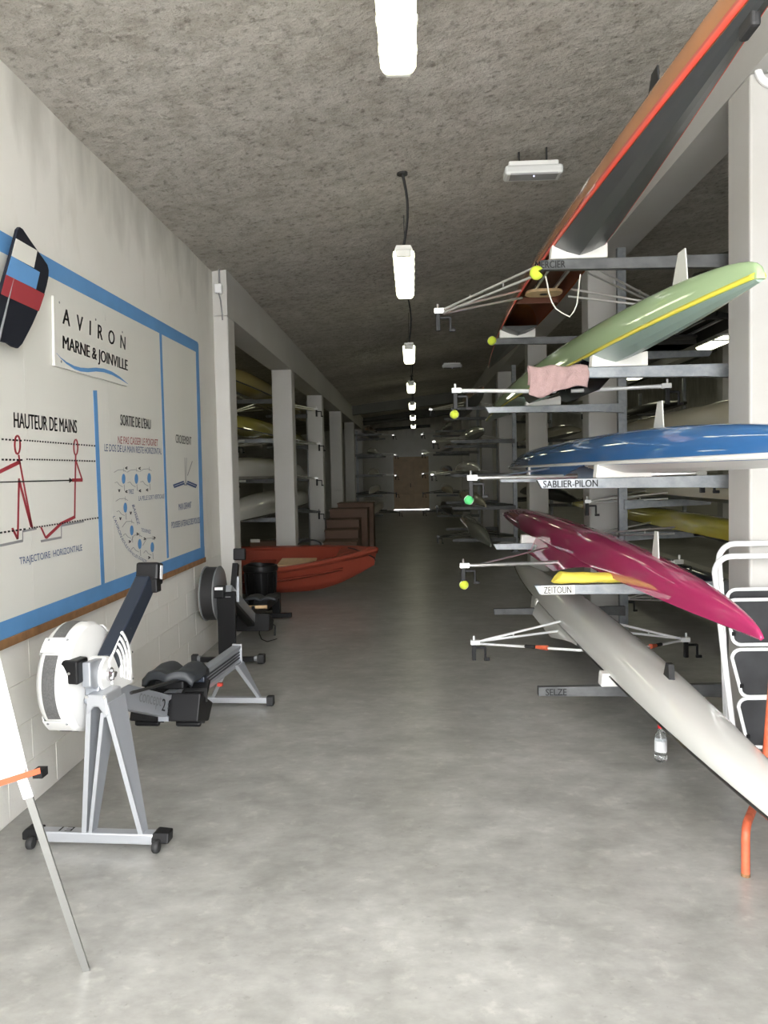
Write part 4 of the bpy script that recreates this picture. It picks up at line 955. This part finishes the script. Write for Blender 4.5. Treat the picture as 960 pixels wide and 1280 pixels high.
# second machine, all black, with a plain round flywheel drum
e2 = erg_root('rowing_machine', 'black rowing machine with wooden handle behind the light grey one', 285, 830, 350, 769)
MB().bb(-0.29, 0.29, -0.025, 0.025, 0.02, 0.06).build('front_foot', 'black_plastic', e2, bevel=0.005)
for x in (-0.29, 0.29):
    fc = MB().box((x, 0, 0.045), (0.06, 0.07, 0.075)).build('foot_cap', 'black_rubber', e2, bevel=0.008)
    MB().lathe([(0, -0.012), (0.026, -0.012), (0.026, 0.012), (0, 0.012)], (x-0.045*(1 if x > 0 else -1), -0.01, 0.05), 'x', 12).build('wheel', 'ring_grey', fc)
MB().prism([(-0.075, -0.02, 0.06), (0.07, -0.02, 0.06), (0.085, -0.02, 0.62), (-0.075, -0.02, 0.62)], (0, 0.05, 0)).build('front_leg', 'black_plastic', e2, bevel=0.008)
F2 = Vector((-0.15, 0.15, 0.585)); R2 = 0.235
MB().lathe([(R2-0.005, -0.055), (R2-0.005, 0.055)], F2, 'x', 40).build('flywheel_screen', 'black_rubber', e2, smooth=True)
for x in (-0.065, 0.05):
    MB().lathe([(0, x), (R2, x), (R2+0.003, x+0.004), (R2+0.003, x+0.012), (R2-0.01, x+0.016), (0, x+0.018)], F2, 'x', 40).build('flywheel_side', 'ring_grey', e2, smooth=True)
MB().bb(-0.09, 0.0, -0.07, 0.03, 0.575, 0.67).build('end_cap', 'black_plastic', e2, bevel=0.008)
MB().bb(-0.075, -0.005, -0.073, -0.0695, 0.645, 0.669).build('sticker', 'label_paper', e2)
MB().bar((0.02, 0.0, 0.625), (0.02, 0.86, 0.225), 0.06, 0.11).build('main_beam', 'ring_grey', e2, bevel=0.006)
MB().bar((0.02, 0.0, 0.56), (0.02, 0.86, 0.16), 0.07, 0.03).build('beam_rail', 'black_plastic', e2)
MB().bar((0.02, 0.18, 0.58), (0.03, 0.26, 0.83), 0.05, 0.07, up=(0, -1, 0.3)).build('monitor_arm', 'black_plastic', e2, bevel=0.006)
MB().bar((0.05, 0.20, 0.50), (0.05, 0.22, 0.72), 0.03, 0.02, up=(0, -1, 0.3)).build('arm_strip', 'erg_silver', e2)
m2 = MB().box((0.05, 0.32, 0.905), (0.105, 0.06, 0.105), Matrix.Rotation(-0.15, 3, 'X')).build('monitor', 'black_plastic', e2, bevel=0.01)
MB().box((0.05, 0.352, 0.91), (0.08, 0.004, 0.07), Matrix.Rotation(-0.15, 3, 'X')).build('screen', 'lamp_glass', m2)
MB().prism([(-0.19, 0.80, 0.12), (-0.19, 0.98, 0.10), (-0.19, 1.06, 0.18), (-0.19, 0.86, 0.28)], (0.38, 0, 0)).build('foot_board', 'black_plastic', e2, bevel=0.008)
MB().tube([(0.16, 1.02, 0.16), (0.20, 1.05, 0.12), (0.20, 1.03, 0.03)], 0.010, 6).build('strap', 'black_rubber', e2)
r2 = MB().prism([(-0.03, 0.80, 0.20), (0.03, 0.80, 0.20), (0.03, 0.80, 0.28), (-0.03, 0.80, 0.28)], (0, 1.42, 0.0)).build('monorail', 'black_plastic', e2)
rows_ = [[(x/10*0.16, 1.42+0.24*(v_-0.5), 0.345+0.012*math.sin(min(1, abs(x)/10*1.2)*math.pi)-0.018*math.exp(-(x/2.5)**2)-(0.02 if abs(x) > 9 else 0)) for x in range(-10, 11)] for v_ in [k/8 for k in range(9)]]
MB().grid(rows_).build('seat', 'seat_black', e2, smooth=True, solid=0.03)
MB().box((0, 1.42, 0.305), (0.14, 0.18, 0.04)).build('seat_carriage', 'black_plastic', e2)
MB().tube([(-0.10, 0.90, 0.335), (0.16, 0.90, 0.335)], 0.017, 10).build('handle', 'pale_wood', e2, smooth=True)
MB().box((0.03, 0.89, 0.335), (0.03, 0.05, 0.03)).build('handle_clip', 'black_plastic', e2)
MB().prism([(-0.04, 2.10, 0.06), (0.04, 2.10, 0.06), (0.045, 2.08, 0.28), (-0.045, 2.08, 0.28)], (0, 0.10, 0)).build('rear_leg', 'black_plastic', e2, bevel=0.006)
MB().bb(-0.16, 0.17, 2.10, 2.16, 0.01, 0.06).build('rear_foot', 'black_plastic', e2, bevel=0.006)
# loose black strap lying behind it
pts = [atZ(x, y, 0.008) for x, y in ((325, 783), (324, 792), (327, 799), (334, 802), (341, 800), (346, 798.5))]
tag(MB().tube(pts, 0.006, 6, flat=0.6).build('loose_strap', 'black_rubber', smooth=True), 'thin black strap lying curled on the floor by the black rowing machine', 'strap')

# black ribbed tub
p = atY(326, 730, 9.45)
tub = thing('plastic_tub', 'black ribbed plastic tub beside the orange dinghy', 'tub', (p.x, 9.45, 0))
prof = [(0, 0.0), (0.155, 0.0), (0.165, 0.02), (0.19, 0.44), (0.195, 0.46), (0.205, 0.465), (0.21, 0.50), (0.20, 0.53), (0.18, 0.535), (0.175, 0.50), (0.15, 0.03), (0, 0.03)]
tb = MB().lathe(prof, (0, 0, 0), 'z', 40).build('body', 'black_plastic', tub, smooth=True)
for k in range(14):
    a = 2*math.pi*k/14
    MB().bar((0.168*math.cos(a), 0.168*math.sin(a), 0.03), (0.193*math.cos(a), 0.193*math.sin(a), 0.44), 0.014, 0.014).build('rib', 'black_plastic', tub)

# ================================================================== orange dinghy
dg_ = thing('dinghy', 'orange plastic dinghy lying across the left columns', 'dinghy', (-2.02, 10.55, 0.075), 0.0, None, rx=math.radians(8.5))
dg_.rotation_euler = (math.radians(8.5), 0, math.radians(-3))
def dsec(u, ins=0.0):
    """u 0 stern .. 1 bow; returns half section keel to gunwale"""
    b = 0.62*(1-max(0, (u-0.45)/0.55)**2.3)*(0.88+0.12*min(1, u/0.3)); b = max(b, 0.012)
    sh = 0.42+0.12*max(0, (u-0.5)/0.5)**1.6; k = 0.02+0.30*max(0, (u-0.72)/0.28)**2.2
    x = -1.65+3.08*u + (0.0)
    pts = [(0.0, k+ins), (0.42, k+0.015+ins), (0.66, k+0.05+ins*0.9), (0.82, k+(sh-k)*0.42+ins*0.3), (0.95, k+(sh-k)*0.8), (1.0, sh)]
    return x, [((max(0, b-ins))*q, min(z, sh)) for q, z in pts], b, sh
nst = 26; outer, inner_, rim = [], [], []
for i in range(nst+1):
    u = i/nst; x, hp, b, sh = dsec(u)
    outer.append([(x+0.10*(z/0.5)*(u**6), -y, z) for y, z in reversed(hp)]+[(x+0.10*(z/0.5)*(u**6), y, z) for y, z in hp[1:]])
    x2, hp2, b2, _ = dsec(min(u, 0.965), 0.045); x2 = -1.65+0.05+(3.08-0.17)*u
    inner_.append([(x2, -y, z) for y, z in reversed(hp2)]+[(x2, y, z) for y, z in hp2[1:]])
    rim.append((x, b, sh))
mb = MB().grid(outer)
o = len(mb.v); mb.v += [Vector(q) for q in outer[0]]; mb.f.append(tuple(range(o, o+len(outer[0]))))
mb.build('hull', 'dinghy_orange', dg_, smooth=True)
MB().grid(inner_).build('inner_hull', 'dinghy_orange', dg_, smooth=True)
for s in (-1, 1):
    pts = [(x+(0.10 if i == nst else 0.10*(i/nst)**6), s*b, sh) for i, (x, b, sh) in enumerate(rim)]
    rr = []
    for (x, y, z), (xi, bi, si) in zip(pts, rim):
        rr.append([(x+0.02*(1 if xi > 1.3 else 0), y+s*0.035, z-0.045), (x+0.02*(1 if xi > 1.3 else 0), y+s*0.045, z-0.005), (x, y+s*0.02, z+0.02), (x-0.02*(1 if xi > 1.2 else 0), y-s*0.05, z+0.015), (x-0.03*(1 if xi > 1.2 else 0), y-s*0.06, z-0.02)])
    MB().grid(rr).build('gunwale', 'dinghy_orange', dg_, smooth=True, solid=0.004)
    MB().grid([[(x, y+s*0.006, z-0.13), (x, y+s*0.022, z-0.145), (x, y+s*0.004, z-0.165)] for (x, y, z) in pts[:-3]]).build('rub_strake', 'dinghy_orange', dg_, smooth=True, solid=0.004)
# bow cap and rope
MB().prism([(1.02, -0.26, 0.478), (1.28, -0.14, 0.51), (1.45, 0.0, 0.545), (1.28, 0.14, 0.51), (1.02, 0.26, 0.478)], (0, 0, 0.02)).build('bow_cap', 'dinghy_orange', dg_, bevel=0.01)
MB().bb(0.25, 0.72, -0.22, 0.12, 0.375, 0.40).build('bench_plank', 'pale_wood', dg_, bevel=0.004)
MB().bb(-0.25, 0.10, -0.46, 0.46, 0.24, 0.30).build('thwart', 'dinghy_orange', dg_, bevel=0.02)
for (x, y, z) in ((0.55, 0.56, 0.47), (0.05, -0.50, 0.43)):
    MB().tube([(x+0.16*math.cos(a), y, z+0.07*math.sin(a)) for a in [math.pi*k/10 for k in range(11)]], 0.012, 6).build('grab_rope', 'black_rubber', dg_, smooth=True)
MB().tube([(1.15, 0.08, 0.54), (1.25, -0.02, 0.545), (1.32, -0.10, 0.535), (1.42, -0.12, 0.50), (1.50, -0.06, 0.44), (1.51, 0.02, 0.38)], 0.009, 6).build('bow_line', 'black_rubber', dg_, smooth=True)

# brown board with a white tag beyond the dinghy
bb_ = thing('brown_box', 'brown box with a white tag behind the orange dinghy', 'box', (atY(330, 690, 12.45).x, 12.45, 0))
MB().bb(-0.22, 0.32, 0, 0.3, 0, 0.56).build('body', 'card_brown', bb_, bevel=0.01)
a = atY(319, 676, 12.45)-bb_.location
MB().box((a.x, -0.003, a.z), (0.15, 0.006, 0.05)).build('tag', 'sign_white', bb_)

# stack of brown wooden boxes stepping up along the left columns
bx_lab = ['lowest brown box nearest the dinghy', 'second brown box of the stepped row', 'third brown box of the stepped row', 'fourth brown box of the stepped row', 'tallest brown box at the far end of the stepped row']
for i, (pxr, ytop, pxl, y) in enumerate(((446, 677.5, 404, 13.2), (447.5, 663, 406, 14.0), (449, 650, 408, 14.8), (459, 636.5, 412, 15.6), (466.5, 629, 422, 16.45))):
    a, b = atY(pxl, ytop, y), atY(pxr, ytop, y)
    t = thing('wooden_box', bx_lab[i], 'box', ((a.x+b.x)/2, y, 0), 0, 'brown wooden boxes in the corridor')
    w, h, dp = (b.x-a.x), a.z, 0.62
    MB().bb(-w/2, w/2, 0, dp, 0, h-0.02).build('body', 'card_brown', t, bevel=0.006)
    MB().bb(-w/2-0.01, w/2+0.01, -0.012, dp, h-0.025, h).build('lid', 'card_brown', t, bevel=0.005)

# ================================================================== right foreground
# step ladder folded against the near column
lad = thing('step_ladder', 'white tubular step ladder with black treads leaning on the near right column', 'ladder', (1.95, 4.24, 0))
yl2 = 4.22
def lad_frame(name, pl_bot, pl_mid, pl_top, w, r, y_b, y_t):
    """an inverted U: left rail, rounded top, right rail; lean to the left as in the photograph"""
    bl, ml = Vector(pl_bot), Vector(pl_mid); tl = Vector(pl_top)
    pts = [bl, ml, tl]
    c = 0.085
    for k in range(1, 7):
        a = math.pi/2*k/6; pts.append(tl+Vector((c-c*math.cos(a), 0, c*math.sin(a))))
    for k in range(0, 7):
        a = math.pi/2*k/6; pts.append(tl+Vector((w-c+c*math.sin(a), 0, c*math.cos(a))))
    d = ml-bl
    pts.append(tl+Vector((w, 0, 0))); pts.append(ml+Vector((w+0.02, 0, 0))); pts.append(bl+Vector((w+0.06, 0, 0)))
    return MB().tube(pts, r, 10).build(name, 'white_tube', lad, smooth=True, world=True)
A1 = lambda px, py, y: atY(px, py, y)
lad_frame('front_frame', A1(921, 955, 4.20), A1(898, 760, 4.24), A1(893.5, 716, 4.25), 0.50, 0.0155, 0, 0)
lad_frame('rear_frame', A1(909, 930, 4.31), A1(901.5, 740, 4.30), A1(898.5, 700, 4.30), 0.50, 0.0155, 0, 0)
for nm, p0, p1 in (('strut', (911, 945), (905, 790)), ('strut', (916, 950), (903, 770))):
    MB().tube([A1(*p0, 4.265), A1(*p1, 4.27)], 0.011, 8).build(nm, 'white_tube', lad, smooth=True, world=True)
def tread(tlx, tly, blx, bly, y, w=0.40):
    a, b = A1(tlx, tly, y), A1(blx, bly, y)
    r = 0.045
    def rr(off):
        P = []
        q = [(a, Vector((off, 0, -off)), (math.pi/2, math.pi)), ]
        x0, z1, xb, z0 = a.x+off, a.z-off, b.x+off, b.z+off
        for k in range(5):
            an = math.pi-math.pi/2*k/4; P.append((x0+r+r*math.cos(an), z1-r+r*math.sin(an)))
        x1 = a.x+w-off
        for k in range(5):
            an = math.pi/2-math.pi/2*k/4; P.append((x1-r+r*math.cos(an), z1-r+r*math.sin(an)))
        x1b = x1-(0.0)
        for k in range(5):
            an = -math.pi/2*k/4; P.append((x1b-r+r*math.cos(an), z0+r+r*math.sin(an)))
        for k in range(5):
            an = -math.pi/2-math.pi/2*k/4; P.append((xb+r+r*math.cos(an), z0+r+r*math.sin(an)))
        return P
    pl = rr(0.008)
    t = MB().prism([(x, y+0.004, z) for x, z in pl], (0, 0.018, 0)).build('tread', 'tread_black', lad, world=True)
    pl = rr(0.0); pts = [(x, y, z) for x, z in pl]; pts.append(pts[0])
    MB().tube(pts, 0.0095, 6, caps=False).build('tread_rim', 'white_tube', t, smooth=True, world=True)
    MB().box((b.x+0.005, y-0.002, b.z+0.06), (0.02, 0.02, 0.02)).build('hinge', 'black_plastic', t, world=True)
tread(909, 737, 912, 765, 4.275); tread(908, 750, 915, 806, 4.245); tread(915, 812, 925, 871, 4.225); tread(923, 873, 933, 934, 4.205)
MB().bar(A1(926, 944, 4.25), A1(990, 944, 4.25), 0.03, 0.022).build('crossbar', 'white_tube', lad, world=True)
for pp in ((921, 955), (909, 930)): pass

# red-orange tubular trestle passing under the white boat
tr_ = thing('boat_trestle', 'worn orange tubular trestle under the near end of the white boat', 'trestle', (1.58, 3.6, 0))
f0 = atZ(932, 1095, 0.0); dirv = Vector((0.50, 0.86, 0)).normalized(); L2 = 1.06; zb = 0.195; r = 0.05
pts = [f0+Vector((0, 0, 0.0)), f0+Vector((0, 0, zb-r))]
for k in range(1, 6):
    a = math.pi/2*k/5; pts.append(f0+dirv*(r-r*math.cos(a))+Vector((0, 0, zb-r+r*math.sin(a))))
f1 = f0+dirv*L2
for k in range(0, 6):
    a = math.pi/2*k/5; pts.append(f1-dirv*(r-r*math.sin(a))+Vector((0, 0, zb-r+r*math.cos(a))))
pts.append(f1)
MB().tube(pts, 0.0165, 10).build('base_frame', 'orange_paint', tr_, smooth=True, world=True)
cmid = f0+dirv*0.57
MB().tube([cmid+Vector((0, 0, zb)), cmid+Vector((0.05, 0.03, 0.66))], 0.019, 10).build('upright', 'orange_paint', tr_, smooth=True, world=True)
for f in (f0, f1): MB().lathe([(0, 0), (0.0175, 0), (0.0175, 0.012), (0, 0.012)], f, 'z', 10).build('foot', 'raw_wood', tr_, world=True)

# water bottle
wp = atZ(826, 951, 0.0)
wb = thing('water_bottle', 'clear plastic water bottle with a red cap under the white boat', 'bottle', wp)
MB().lathe([(0, 0.0), (0.026, 0.0), (0.032, 0.008), (0.032, 0.03), (0.030, 0.035), (0.032, 0.04), (0.032, 0.12), (0.030, 0.14), (0.018, 0.17), (0.013, 0.18), (0.013, 0.188), (0, 0.188)], (0, 0, 0), 'z', 24).build('body', 'clear_plastic', wb, smooth=True)
MB().lathe([(0.0325, 0.055), (0.0328, 0.055), (0.0328, 0.115), (0.0325, 0.115)], (0, 0, 0), 'z', 24).build('label', 'label_paper', wb, smooth=True)
MB().lathe([(0, 0.182), (0.016, 0.182), (0.016, 0.204), (0, 0.204)], (0, 0, 0), 'z', 16).build('cap', 'cap_red', wb, smooth=True)

# ================================================================== flip chart easel at the left edge
c = Vector((-1.15, 2.40, 0.74)); uu = Vector((-0.6, -0.8, 0)); nn = Vector((0.8, -0.6, 0)); tilt = 0.42
up_ = (Vector((0, 0, 1))*math.cos(tilt)-nn*math.sin(tilt)).normalized(); no = (nn*math.cos(tilt)+Vector((0, 0, 1))*math.sin(tilt)).normalized()
c = atY(34.5, 966, 2.40)
es = thing('flip_chart', 'flip chart easel with white sheet, orange tray and metal leg at the left edge', 'easel', (c.x, c.y, 0))
Wd, Hd = 0.60, 0.80
MB().prism([c, c+uu*Wd, c+uu*Wd+up_*Hd, c+up_*Hd], no*(-0.02)).build('board', 'white_tube', es, world=True)
MB().prism([c+no*0.001, c+uu*Wd+no*0.001, c+uu*Wd+up_*Hd+no*0.001, c+up_*Hd+no*0.001], no*0.004).build('paper_pad', 'white_paint', es, world=True)
tr0 = c-uu*0.012-up_*0.012
MB().prism([tr0+no*0.0, tr0+no*0.055-up_*0.005, tr0+no*0.06+up_*0.012, tr0+no*0.055+up_*0.002, tr0+no*0.0+up_*0.008], uu*(Wd+0.03)).build('tray', 'tray_orange', es, world=True)
MB().box(tr0-uu*0.012+no*0.03, (0.03, 0.04, 0.025)).build('tray_end', 'black_plastic', es, world=True)
foot = atZ(108, 1213, 0.0); top = atY(29, 974, 2.39)
MB().bar(foot, top, 0.022, 0.014, up=(0.3, -1, 0)).build('leg', 'leg_metal', es, world=True)
MB().bar(top+(top-foot).normalized()*-0.06, top+(top-foot).normalized()*0.03, 0.03, 0.022, up=(0.3, -1, 0)).build('leg_bracket', 'white_paint', es, world=True)
foot2 = c+uu*(Wd+0.23); foot2.z = 0; top2 = c+uu*Wd-up_*0.03
MB().bar(foot2, top2, 0.022, 0.014, up=(0.3, -1, 0)).build('leg', 'leg_metal', es, world=True)
ap = c+uu*Wd/2+up_*0.7-no*0.03; f3 = c+uu*Wd/2-nn*0.45; f3.z = 0; f3.x = max(f3.x, XW+0.05)
MB().bar(f3, ap, 0.022, 0.014, up=(0.3, -1, 0)).build('leg', 'leg_metal', es, world=True)
